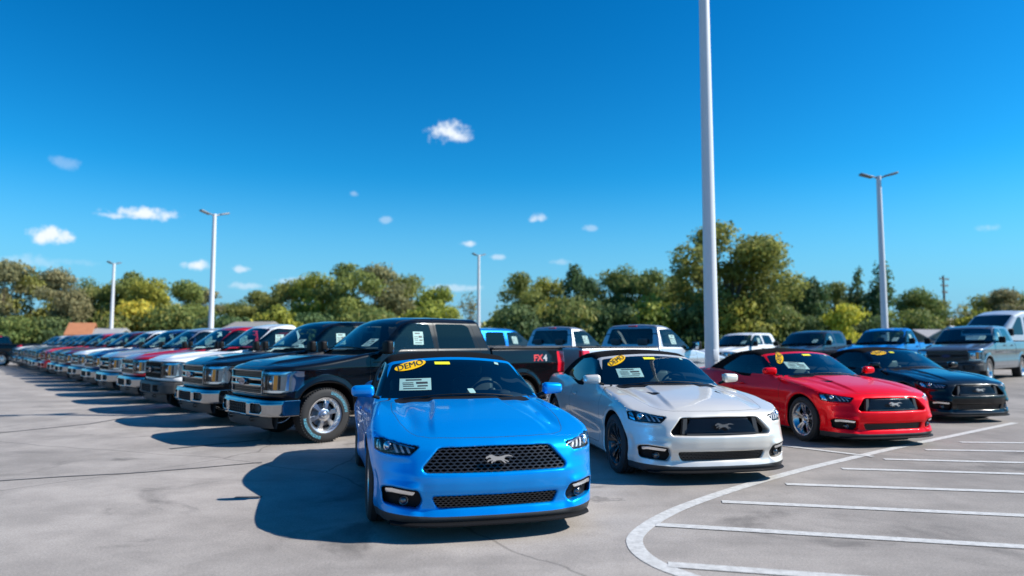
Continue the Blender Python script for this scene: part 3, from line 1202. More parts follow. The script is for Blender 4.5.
        link_mesh('mirror_face', bm_mesh('mirror_face', bm, M_MIRROR), m)
        bm = bmesh.new()
        bm_box(bm, (s * .86, .775, .985), (.14, .06, .028), .01, rot=Matrix.Rotation(R(-18 * s), 4, 'Y'))
        link_mesh('mirror_foot', bm_mesh('mirror_foot', bm, M_PLASTIC), m)
    # wipers
    for x0, x1 in ((.50, -.08), (-.05, -.58)):
        u = np.linspace(x0, x1, 12)
        P = np.stack([u, np.full(12, -.3), np.zeros(12)], 1)
        P[:, 1] = .56 + .10 * (u / .6) ** 2 + .015
        P[:, 2] = 1.7
        H_, _ = hit(must_outer, P, (0, 0, -1), 1.0, 200)
        bm = bmesh.new()
        bm_tube(bm, [tuple(p + [0, 0, .012]) for p in H_], .006, 6)
        link_mesh('wiper', bm_mesh('wiper', bm, M_PLASTIC), root)
    # cabin
    bm = bmesh.new()
    bm_box(bm, (0, .99, .83), (1.42, .36, .30), .09, seg=4)
    bm_box(bm, (.36, 1.02, .975), (.40, .20, .06), .03, seg=3)
    link_mesh('dashboard', bm_mesh('dashboard', bm, M_INTER), root)
    steering(root, (.36, 1.24, .93))
    for s in (-1, 1):
        seat(root, (s * .36, 1.62, .40), M_SEAT)
    seat(root, (0, 2.36, .45), M_SEAT, w=1.10, hr=False, h=.50)
    bm = bmesh.new()
    vs = bm_box(bm, (0, 1.235, 1.235), (.24, .035, .065), .017, seg=3)
    bm_tube(bm, [(0, 1.23, 1.25), (0, 1.20, 1.29)], .010)
    link_mesh('rear_view_mirror', bm_mesh('rear_view_mirror', bm, M_PLASTIC), root)
    # tail lamps and rear lip, seen only from behind
    for s in (-1, 1):
        bm = bmesh.new()
        for k in range(3):
            bm_box(bm, (s * (.50 + k * .10), 3.86 - .05 * k, .83), (.055, .12, .15), .01)
        link_mesh('tail_light', bm_mesh('tail_light', bm, M_RED), root)
    for wy in MW_Y:
        for s in (-1, 1):
            wheel(root, wy, MW_Z, s, MW_R, .25, .245, 'double', pmat('rim_machined', (.55, .56, .58), rough=.22, metal=1.0), xc=.815)
    return root


def honeycomb(poly, cw, ch, t, depth, y_off=.022):
    """lattice of flat hexagons inside an outline, bent along the nose"""
    us = [p[0] for p in poly]
    vs = [p[1] for p in poly]
    bm = bmesh.new()

    def put(u, v, w):
        y = -.868 + float(_nose_plan(np.array([abs(u)]))[0]) + float(_nose_prof(np.array([v]))[0]) + y_off + w
        return (u, y, v)
    seg = set()
    row = 0
    v = min(vs) - ch
    while v < max(vs) + ch:
        u = min(us) - cw + (cw / 2 * (row % 2))
        while u < max(us) + cw:
            c = [(u - cw / 2, v - ch * .3), (u - cw / 2, v + ch * .3), (u, v + ch * .7), (u + cw / 2, v + ch * .3), (u + cw / 2, v - ch * .3), (u, v - ch * .7)]
            for i in range(6):
                a, b = c[i], c[(i + 1) % 6]
                a = (round(a[0], 4), round(a[1], 4))
                b = (round(b[0], 4), round(b[1], 4))
                seg.add((min(a, b), max(a, b)))
            u += cw
        v += ch
        row += 1
    segs = sorted(seg)
    mid = np.array([((a[0] + b[0]) / 2, (a[1] + b[1]) / 2) for a, b in segs])
    ins = polysd(mid[:, 0], mid[:, 1], poly) < .006
    for (a, b), k in zip(segs, ins):
        if not k:
            continue
        A, B = Vector(a), Vector(b)
        d = (B - A).normalized()
        n = Vector((-d.y, d.x)) * t
        A, B = A - d * t * .5, B + d * t * .5
        q = [A + n, A - n, B - n, B + n]
        f = [bm.verts.new(put(p.x, p.y, 0)) for p in q]
        g = [bm.verts.new(put(p.x, p.y, depth)) for p in q]
        bm.faces.new(f)
        for i in range(4):
            bm.faces.new((f[i], g[i], g[(i + 1) % 4], f[(i + 1) % 4]))
    return bm_mesh('grille_mesh', bm, M_GLOSSBLK if cw < .035 else pmat('grille_black', (.022, .022, .024), rough=.28, coat=.4), smooth=False)

# ------------------------------------------------------------------ the pickup truck (origin: ground under the front axle, nose to -Y)
_tV = curve([(.30, -.09), (.46, -.045), (.56, -.018), (.70, -.004), (.80, -.012), (.95, -.014), (1.06, -.004), (1.12, .0), (1.18, -.014), (1.28, -.030), (1.38, -.052), (1.46, -.09)], .022)
_tTc = curve([(-1.3, .80), (-.95, 1.02), (-.87, 1.10), (-.80, 1.150), (-.72, 1.175), (-.5, 1.21), (0, 1.275), (.4, 1.328), (.64, 1.358), (.9, 1.375), (1.4, 1.385), (2.5, 1.39), (5.5, 1.40)], .035)
_tTe = curve([(-1.3, .78), (-.90, 1.04), (-.74, 1.125), (-.5, 1.155), (0, 1.215), (.4, 1.27), (.67, 1.32), (1.0, 1.36), (1.4, 1.385), (2.5, 1.39), (5.5, 1.40)], .05)
_t_plan = curve([(-.2, 0), (0, 0), (.4, .008), (.6, .028), (.75, .065), (.85, .115), (.92, .19), (.97, .29), (1.05, .48)], .03)
_t_prof = curve([(.25, .17), (.645, .16), (.675, .02), (.72, .0), (1.02, .0), (1.07, .012), (1.12, .05), (1.17, .15), (1.25, .35)], .014)
_tTg = curve([(-.5, .42), (.72, 1.275), (.95, 1.43), (1.50, 1.835), (1.68, 1.905), (1.95, 1.945), (2.4, 1.955), (4.5, 1.94)], .05)
_tWg = curve([(1.2, .96), (1.38, .925), (1.60, .858), (1.85, .765), (1.93, .70), (2.02, .58)], .025)
TGR = rounded([(-.60, .745), (.60, .745), (.60, 1.085), (-.60, 1.085)], .03)
TLAMP = rounded([(.585, .752), (.90, .752), (.965, .785), (.985, 1.02), (.975, 1.085), (.90, 1.085), (.585, 1.085)], .02)
THOOD = rounded([(-.80, .74), (0, .63), (.80, .74), (.86, .30), (.86, -.30), (.80, -.60), (.62, -.745), (0, -.785), (-.62, -.745), (-.80, -.60), (-.86, -.30), (-.86, .30)], .06)
TWR = .408


def build_pickup(cab_end, wb, rear_y, regular=False):
    root = empty('pickup_truck')
    CS = -.18                       # the cab sits this much further forward than its drawing
    bed0 = cab_end + .05
    P_ = curve([(-1.0, .88), (-.7, .955), (-.3, .985), (0, .993), (.5, .985), (1.2, .982), (cab_end, .982), (wb - .4, .985), (wb, .993), (wb + .5, .982), (rear_y, .965)], .10)
    wys = (0.0, wb)
    yr = curve([(1.2, cab_end + .02), (1.4, cab_end), (1.85, cab_end - .13), (2.0, cab_end - .22)], .03)

    def body(P):
        x, y, z = P[:, 0], P[:, 1], P[:, 2]
        ax = np.abs(x)
        ar = np.minimum(np.hypot(y - wys[0], z - .43), np.hypot(y - wys[1], z - .43))
        W = P_(y) + _tV(z) + .022 * np.exp(-((ar - .505) / .055) ** 2) * (z > .2)
        side = (ax - W) * .97
        front = (-.87 + _t_plan(ax) + _t_prof(z) - y) * .85
        rear = y - (rear_y - .05 * (ax / .9) ** 4)
        u = np.clip(ax / .90, 0, 1.2)
        dome = .028 * (1 - sstep(.46, .56, ax)) * sstep(-.80, -.60, y) * (1 - sstep(.57, .77, y))
        T = _tTc(y) + (_tTe(y) - _tTc(y)) * u ** 3 + dome - .012 * np.exp(-((ax - .62) / .06) ** 2) * sstep(-.7, -.4, y) * (1 - sstep(.55, .75, y))
        top = (z - T) * .97
        d = smax(side, top, .05)
        d = smax(d, front, .035)
        d = smax(d, rear, .04)
        d = smax(d, (.44 - .0 * y) - z, .03)
        return d

    def gh(P, inset=0.0):
        x, y, z = P[:, 0], P[:, 1] - CS, P[:, 2]
        ax = np.abs(x)
        yy = y - .16 * (ax / .8) ** 2 * (1 - sstep(1.6, 2.2, y))
        t = (z - (_tTg(yy) - .035 * (ax / .7) ** 2)) * .80
        s = (ax - _tWg(z)) * .92
        return smax(smax(t, s, .06), P[:, 1] - yr(z), .05) + inset

    def outer(P):
        return smin(body(P), np.maximum(gh(P), 1.20 - P[:, 2]), .02)

    def inner(P):
        ax, y, z = np.abs(P[:, 0]), P[:, 1], P[:, 2]
        fl = 1.30 - .68 * sstep(1.12, 1.26, y - CS)
        low = np.maximum(np.maximum(ax - (P_(y) + _tV(z) - .075), z - 1.38), y - (cab_end - .06))
        d = smax(smin(gh(P, .05), low, .02), fl - z, .03)
        return d

    def bedbox(P):
        ax, y, z = np.abs(P[:, 0]), P[:, 1], P[:, 2]
        return np.maximum(np.maximum(ax - .83, .86 - z), np.maximum(bed0 + .06 - y, y - (rear_y - .075)))

    def sdf(P):
        x, y, z = P[:, 0], P[:, 1], P[:, 2]
        ax = np.abs(x)
        d = outer(P)
        for wy in wys:
            q = ((np.abs(y - wy) ** 2.5 + np.abs(z - .42) ** 2.5 + 1e-9) ** (1 / 2.5) - .470)
            d = smax(d, -np.maximum(q, .55 - ax), .02)
        m = (y < -.35) & (z < 1.2)
        if m.any():
            X, Y, Z, A = x[m], y[m], z[m], ax[m]
            yf = -.87 + _t_plan(A) + _t_prof(Z)
            q = d[m]
            q = smax(q, -np.maximum(polysd(X, Z, TGR), Y - (yf + .09)), .012)
            q = smax(q, -np.maximum(polysd(A, Z, TLAMP), Y - (yf + .07)), .010)
            d[m] = q
        d = smax(d, -bedbox(P), .03)
        # slot between cab and bed
        d = smax(d, -np.maximum(np.abs(y - (cab_end + .028)) - .018, .90 - z), .01)
        return smax(d, -inner(P), .01)

    mesh = sdf_mesh(sdf, (-1.10, -1.0, .40), (1.10, rear_y + .1, 2.02), .0185)
    inn, out = clip(mesh, np.abs(inner(mesh[0])) - np.where(outer(mesh[0]) < -.022, .02, -.02))
    B_END = 2.20 if not regular else cab_end - CS - .14
    SH = lambda q: [(a + CS, b) for a, b in q]
    FW = SH(rounded([(1.02, 1.315), (1.40, 1.305), (1.52, 1.385), (B_END, 1.395), (B_END - .03, 1.815), (1.80, 1.835), (1.66, 1.795)], .035))
    RW = SH(rounded([(2.30, 1.395), (3.10, 1.395), (3.02, 1.78), (2.92, 1.825), (2.30, 1.825)], .035))

    def f_wind(V):
        ax = np.abs(V[:, 0])
        yy = V[:, 1] - CS - .16 * (ax / .8) ** 2
        a = ax - (_tWg(V[:, 2]) - .075)
        return np.maximum(np.maximum(smax(a, yy - 1.535, .06), .86 - yy), np.maximum(-body(V) + .012, 1.30 - V[:, 2]))

    def f_side(V):
        q = polysd(V[:, 1], V[:, 2], FW)
        if not regular:
            q = np.minimum(q, polysd(V[:, 1], V[:, 2], RW))
        return np.maximum(q, .45 - np.abs(V[:, 0]))

    def f_back(V):
        q = polysd(V[:, 0], V[:, 2], rounded([(-.72, 1.46), (.72, 1.46), (.64, 1.84), (-.64, 1.84)], .06))
        return np.maximum(q, cab_end - .30 - V[:, 1] + 0 * q) + np.where(V[:, 1] > cab_end + .01, 1, 0)
    for fn in (f_wind, f_side, f_back):
        _, inn = clip(inn, fn(inn[0]))
    wind, out = clip(out, f_wind(out[0]))
    side, out = clip(out, f_side(out[0]))
    back, out = clip(out, f_back(out[0]))
    V = out[0]
    wc = np.minimum(*[(np.abs(V[:, 1] - wy) ** 2.5 + np.abs(V[:, 2] - .42) ** 2.5 + 1e-9) ** (1 / 2.5) for wy in wys]) - .477
    liner, out = clip(out, np.maximum(wc, outer(V) + .009))
    V = out[0]
    A_ = np.abs(V[:, 0])
    pr = np.minimum(polysd(V[:, 0], V[:, 2], TGR), polysd(A_, V[:, 2], TLAMP))
    rec, out = clip(out, np.where((V[:, 1] < -.35) & (V[:, 2] < 1.15), pr, .05))
    V = out[0]
    low, out = clip(out, V[:, 2] - np.where(V[:, 1] < -.3, .682, .47))
    hous, rec = clip(rec, polysd(np.abs(rec[0][:, 0]), rec[0][:, 2], TLAMP) - .004)
    V = out[0]
    bed, out = clip(out, bedbox(V) - .02)
    # tail lamps
    V = out[0]
    tl = np.maximum(np.maximum(.845 - np.abs(V[:, 0]), rear_y - .27 - V[:, 1]), np.abs(V[:, 2] - 1.13) - .20)
    tail, out = clip(out, tl)
    V = out[0]
    fh = np.where((V[:, 2] > .95) & (V[:, 1] < .95) & (A_.size > 0), polysd(V[:, 0], V[:, 1], THOOD), .5)
    hood, out = clip(out, fh + .003)
    V = out[0]
    fh = np.where((V[:, 2] > .95) & (V[:, 1] < .95), polysd(V[:, 0], V[:, 1], THOOD), .5)
    gap, out = clip(out, fh - .005)
    V = out[0]
    cowl, out = clip(out, np.where((V[:, 2] > 1.25) & (np.abs(V[:, 0]) < .80), np.maximum(np.abs(V[:, 1] - CS - .90 - .16 * (V[:, 0] / .8) ** 2 + .02) - .10, gh(V) * -1 - .03), .1))
    TF = SH(rounded([(.93, .54), (.93, 1.28), (1.02, 1.335), (1.66, 1.845), (1.80, 1.885), (B_END + .05, 1.885), (B_END + .05, .54)], .05))
    TR = SH(rounded([(2.27, .54), (2.27, 1.885), (2.93, 1.885), (3.08, 1.83), (3.20, 1.38), (3.20, 1.10), (min(3.20, wb - .56 - CS), .80), (min(3.20, wb - .64 - CS), .54)], .05))
    fdoor = lambda V: np.where(np.abs(V[:, 0]) > .5, polysd(V[:, 1], V[:, 2], TF), .5)
    rdoor = lambda V: np.where(np.abs(V[:, 0]) > .5, polysd(V[:, 1], V[:, 2], TR), .5)
    d1, out = clip(out, fdoor(out[0]) + .003)
    g1, out = clip(out, fdoor(out[0]) - .004)
    d2 = None
    if not regular:
        d2, out = clip(out, rdoor(out[0]) + .003)
        g2, out = clip(out, rdoor(out[0]) - .004)
        g1 = merge([(g1, 0), (g2, 0)])[:3]
    gate, out = clip(out, np.maximum(rear_y - .05 - out[0][:, 1], np.maximum(np.abs(out[0][:, 0]) - .80, .72 - out[0][:, 2])))
    PT = paint('paint_black', (.003, .0035, .005), metal=0.0, rough=.25)
    part_obj('body_shell', [(out, 0), (gap, 1), (g1, 1), (liner, 2), (low, 2), (cowl, 2)], [PT, M_DARK, M_PLASTIC], root)
    part_obj('hood', [(hood, 0)], [PT], root)
    part_obj('front_recess', [(rec, 0), (hous, 1)], [M_PLASTIC, pmat('lamp_housing', (.26, .28, .31), rough=.25, metal=.8)], root)
    part_obj('bed_liner', [(bed, 0)], [M_PLASTIC], root)
    tg = part_obj('tailgate', [(gate, 0)], [PT], root)
    bm = bmesh.new()
    bm_box(bm, (0, rear_y + .0, 1.25), (.26, .03, .09), .012)
    link_mesh('handle', bm_mesh('handle', bm, M_PLASTIC), tg)
    part_obj('cabin_lining', [(inn, 0)], [M_INTER], root)
    part_obj('windshield', [(wind, 0)], [G_WIND], root)
    part_obj('rear_window', [(back, 0)], [G_SIDE], root)
    for s in (-1, 1):
        half = lambda m: clip(m, -s * m[0][:, 0])[0]
        sw = half(side)
        if not regular:
            a, b = clip(sw, sw[0][:, 1] - 2.25 - CS)
            part_obj('side_window', [(a, 0)], [G_SIDE], root)
            part_obj('side_window', [(b, 0)], [G_PRIV], root)
        else:
            part_obj('side_window', [(sw, 0)], [G_SIDE], root)
        part_obj('tail_light', [(half(tail), 0)], [M_RED], root)
        for dm, hy in ((d1, B_END - .10 + CS), (d2, 3.02 + CS)):
            if dm is None:
                continue
            d = part_obj('door', [(half(dm), 0)], [PT], root)
            bm = bmesh.new()
            bm_box(bm, (s * (.985), hy, 1.245), (.035, .20, .035), .012)
            link_mesh('handle', bm_mesh('handle', bm, PT), d)
    # tail-lamp inner blocks
    # ---------------------------------------------------------- front bumper
    OPEN = rounded([(-.36, .455), (.36, .455), (.34, .605), (-.34, .605)], .02)
    FOGO = rounded([(.47, .475), (.74, .475), (.78, .54), (.74, .605), (.47, .605)], .025)
    bz = curve([(.34, .05), (.41, .020), (.44, .004), (.47, .0), (.61, .0), (.625, .012), (.68, .030), (.74, .10)], .008)

    def bumper(P):
        ax, y, z = np.abs(P[:, 0]), P[:, 1], P[:, 2]
        yb = -.985 + .9 * _t_plan(ax) + bz(z)
        d = smax((yb - y) * .9, y - (yb + .12 + .16 * sstep(.86, .97, ax)), .02)
        d = smax(d, np.abs(z - .545) - .130 + .012 * sstep(.6, .95, ax), .012)
        d = smax(d, ax - .985, .015)
        d = smax(d, -polysd(P[:, 0], z, OPEN), .012)
        return smax(d, -polysd(ax, z, FOGO), .012)
    bmsh = sdf_mesh(bumper, (-1.06, -1.05, .34), (1.06, -.3, .76), .0145)
    bo = part_obj('front_bumper', [(bmsh, 0)], [M_CHROME], root)
    bm = bmesh.new()
    xs = np.linspace(-.86, .86, 33)
    rows = []
    for x in xs:
        yb = -.87 + .9 * float(_t_plan(np.array([abs(x)]))[0])
        rows.append([bm.verts.new((x, yb + a, b)) for a, b in ((.02, .66), (.005, .46), (-.035, .42), (-.03, .33), (.0, .255), (.04, .25), (.10, .66))])
    for A, B in zip(rows, rows[1:]):
        for i in range(7):
            bm.faces.new((A[i], A[(i + 1) % 7], B[(i + 1) % 7], B[i]))
    link_mesh('air_dam', bm_mesh('air_dam', bm, M_GREYPL), root)
    bm = bmesh.new()
    for k in range(9):
        bm_box(bm, (-.32 + k * .08, -.955, .53), (.010, .02, .15), .002, seg=1)
    for k in range(3):
        bm_box(bm, (0, -.950, .485 + k * .045), (.70, .015, .008), .002, seg=1)
    link_mesh('bumper_grille', bm_mesh('bumper_grille', bm, M_GREYPL), bo)
    for s in (-1, 1):
        bm = bmesh.new()
        yb = -.985 + .9 * float(_t_plan(np.array([.66]))[0])
        bm_lathe(bm, [(-.02, .001), (-.018, .03), (-.008, .045), (.01, .05)], 24, 'Y', (s * .665, yb + .055, .54))
        bm_box(bm, (s * .60, yb + .065, .54), (.28, .012, .14), .004)
        link_mesh('fog_light', bm_mesh('fog_light', bm, [M_GREYPL]), bo)
        bm = bmesh.new()
        bm_tube(bm, [(s * .42, -.84, .40), (s * .42, -.93, .40), (s * .42, -.95, .375), (s * .42, -.93, .35), (s * .42, -.86, .35)], .014)
        link_mesh('tow_hook', bm_mesh('tow_hook', bm, M_GREYPL), root)
    # ---------------------------------------------------------- grille
    yg = lambda x: -.87 + float(_t_plan(np.array([abs(x)]))[0])

    def bent_bar(bm, z, h, x1, t, yo, n=14, x0=None):
        rows = []
        for x in np.linspace(-x1 if x0 is None else x0, x1, n):
            y = yg(x) + yo
            rows.append([bm.verts.new((x, y + a, z + b)) for a, b in ((t, -h / 2), (0, -h / 2 + .006), (-.004, -h * .2), (-.004, h * .2), (0, h / 2 - .006), (t, h / 2))])
        for A, B in zip(rows, rows[1:]):
            for i in range(6):
                bm.faces.new((A[i], A[(i + 1) % 6], B[(i + 1) % 6], B[i]))
        bm.faces.new(rows[0])
        bm.faces.new(list(reversed(rows[-1])))
    bm = bmesh.new()
    for z in (.770, .800, .830, 1.000, 1.030, 1.060):
        bent_bar(bm, z, .011, .58, .03, .022)
    for k in range(40):
        x = -.57 + k * 1.14 / 39
        for z0 in (.80, 1.03):
            bm_box(bm, (x, yg(x) + .04, z0), (.006, .02, .09), 0)
    link_mesh('grille_mesh', bm_mesh('grille_mesh', bm, M_SATIN), root)
    for z in (.868, .962):
        bm = bmesh.new()
        bent_bar(bm, z, .050, .595, .05, -.012)
        link_mesh('grille_bar', bm_mesh('grille_bar', bm, M_CHROME), root)
    bm = bmesh.new()
    for z in (.752, 1.080):
        bent_bar(bm, z, .022, .60, .05, -.004)
    for s in (-1, 1):
        bm_box(bm, (s * .592, yg(.592) + .02, .915), (.022, .05, .33), .006)
    link_mesh('grille_frame', bm_mesh('grille_frame', bm, M_CHROME), root)
    bm = bmesh.new()
    bm_lathe(bm, [(-.030, .001), (-.030, .86), (-.036, .90), (-.036, .98), (-.028, 1.0), (.02, 1.0)], 40, 'Y')
    for v in bm.verts:
        v.co.x *= .135
        v.co.z *= .056
    for f in bm.faces:
        r = math.hypot(f.calc_center_median().x / .135, f.calc_center_median().z / .056)
        f.material_index = 1 if r > .87 else 0
    bmesh.ops.translate(bm, verts=bm.verts, vec=(0, -.885, .915))
    em = link_mesh('oval_emblem', bm_mesh('oval_emblem', bm, [M_BADGE, M_CHROME]), root)
    tm = text_mesh('Ford', .088, M_CHROME, shear=.35, ext=.001)
    t = link_mesh('emblem_script', tm, em, (0, -.918, .916))
    t.rotation_euler = (R(90), 0, 0)
    # ---------------------------------------------------------- headlights
    for s in (-1, 1):
        mm = (lambda m: m) if s > 0 else mirror_x
        lens = patch(outer, [(a + (.004 if a > .7 else 0), b + (.004 if b > .9 else -.004)) for a, b in TLAMP], f_xz(-1.3), (0, 1, 0), .002, .025)
        h = part_obj('headlight', [(mm(lens), 0)], [G_LENS], root)
        dp = lambda dd: (lambda P: outer(P) + dd)
        ring = []
        for q in ([(.605, 1.035), (.93, 1.035), (.955, 1.072), (.605, 1.072)], [(.605, .765), (.90, .765), (.935, .80), (.605, .80)], [(.925, .80), (.958, .80), (.968, 1.035), (.935, 1.035)]):
            ring.append((mm(patch(dp(.014), q, f_xz(-1.3), (0, 1, 0), 0, .02)), 0))
        part_obj('lamp_bracket', ring, [M_REFL], h)
        part_obj('amber_marker', [(mm(patch(dp(.006), [(.815, .81), (.868, .81), (.874, 1.02), (.822, 1.02)], f_xz(-1.3), (0, 1, 0), 0, .02)), 0)], [M_AMBER], h)
        bm = bmesh.new()
        for zc in (.915,):
            bm_box(bm, (s * .71, yg(.71) + .062, zc), (.17, .02, .20), .01)
            bm_lathe(bm, [(-.03, .001), (-.026, .03), (-.010, .05), (0, .055), (.006, .066), (.03, .068)], 28, 'Y', (s * .71, yg(.71) + .055, zc))
        link_mesh('projector', bm_mesh('projector', bm, M_REFL), h)
        # side mirror: tall housing on an arm
        bm = bmesh.new()
        vs = bm_box(bm, (0, 0, 0), (.20, .13, .215), .045, seg=4)
        for v in vs:
            if v.co.y > .03:
                v.co.y = .03 + (v.co.y - .03) * .5
        bmesh.ops.transform(bm, matrix=Matrix.Translation((s * 1.13, 1.15 + CS, 1.425)), verts=vs)
        m = link_mesh('side_mirror', bm_mesh('side_mirror', bm, M_PLASTIC, angle=60), root)
        bm = bmesh.new()
        bm_box(bm, (s * 1.13, 1.205 + CS, 1.425), (.165, .012, .18), .005)
        link_mesh('mirror_face', bm_mesh('mirror_face', bm, M_MIRROR), m)
        bm = bmesh.new()
        bm_box(bm, (s * 1.005, 1.15 + CS, 1.365), (.17, .08, .05), .015)
        link_mesh('mirror_arm', bm_mesh('mirror_arm', bm, M_PLASTIC), m)
        # tail-lamp reflector block behind the lens
    for x0, x1 in ((.66, -.04), (-.02, -.66)):
        u = np.linspace(x0, x1, 12)
        Pw = np.stack([u, .935 + CS + .14 * (u / .8) ** 2, np.full(12, 2.2)], 1)
        Hh, _ = hit(outer, Pw, (0, 0, -1), 1.3, 200)
        bm = bmesh.new()
        bm_tube(bm, [tuple(p + [0, 0, .012]) for p in Hh], .007, 6)
        link_mesh('wiper', bm_mesh('wiper', bm, M_PLASTIC), root)
    # ---------------------------------------------------------- rear bumper, third brake lamp
    bm = bmesh.new()
    bm_box(bm, (0, rear_y + .07, .63), (1.80, .14, .17), .03, seg=3)
    bm_box(bm, (0, rear_y - .05, .62), (1.3, .20, .10), .02)
    link_mesh('rear_bumper', bm_mesh('rear_bumper', bm, M_CHROME), root)
    bm = bmesh.new()
    bm_box(bm, (0, cab_end - .17, 1.905), (.26, .06, .035), .01)
    link_mesh('brake_light', bm_mesh('brake_light', bm, M_RED), root)
    # rails capping the bed sides
    for s in (-1, 1):
        bm = bmesh.new()
        bm_box(bm, (s * .885, (bed0 + rear_y) / 2, 1.400), (.115, rear_y - bed0 - .06, .022), .008)
        link_mesh('bed_rail', bm_mesh('bed_rail', bm, M_GREYPL), root)
    # ---------------------------------------------------------- cabin
    bm = bmesh.new()
    bm_box(bm, (0, 1.30 + CS, 1.20), (1.64, .34, .32), .09, seg=4)
    link_mesh('dashboard', bm_mesh('dashboard', bm, M_INTER), root)
    steering(root, (.40, 1.58 + CS, 1.29), R(62))
    for s in (-1, 1):
        seat(root, (s * .42, 1.92 + CS, .72), M_SEATG, w=.54)
    if not regular:
        seat(root, (0, 2.72 + CS, .76), M_SEATG, w=1.40, hr=False, h=.56)
    bm = bmesh.new()
    bm_box(bm, (0, 1.50 + CS, 1.73), (.25, .035, .07), .017, seg=3)
    bm_tube(bm, [(0, 1.50 + CS, 1.75), (0, 1.47 + CS, 1.80)], .010)
    link_mesh('rear_view_mirror', bm_mesh('rear_view_mirror', bm, M_PLASTIC), root)
    # underbody
    bm = bmesh.new()
    bm_box(bm, (0, wb / 2, .47), (1.0, wb - 1.1, .12), .02)
    for wy in wys:
        bm_tube(bm, [(-.8, wy, TWR), (.8, wy, TWR)], .05)
    link_mesh('chassis', bm_mesh('chassis', bm, M_PLASTIC), root)
    for wy in wys:
        for s in (-1, 1):
            wheel(root, wy, TWR, s, TWR, .275, .262, 'truck', M_RIMCHR, xc=.835)
    return root, outer

# ------------------------------------------------------------------ the place: ground, markings, sky line


def rise(x, y):
    """the lot climbs a hand's breadth towards its far right corner"""
    t = np.clip((np.asarray(y, float) - 17) / 8, 0, 1)
    return .03 * np.clip(np.asarray(x, float) - 9.5, 0, 12) * t * t * (3 - 2 * t)


def nn(nt, t, **kw):
    n = nt.nodes.new(t)
    for k, v in kw.items():
        if k in n.inputs:
            n.inputs[k].default_value = v
        else:
            setattr(n, k, v)
    return n


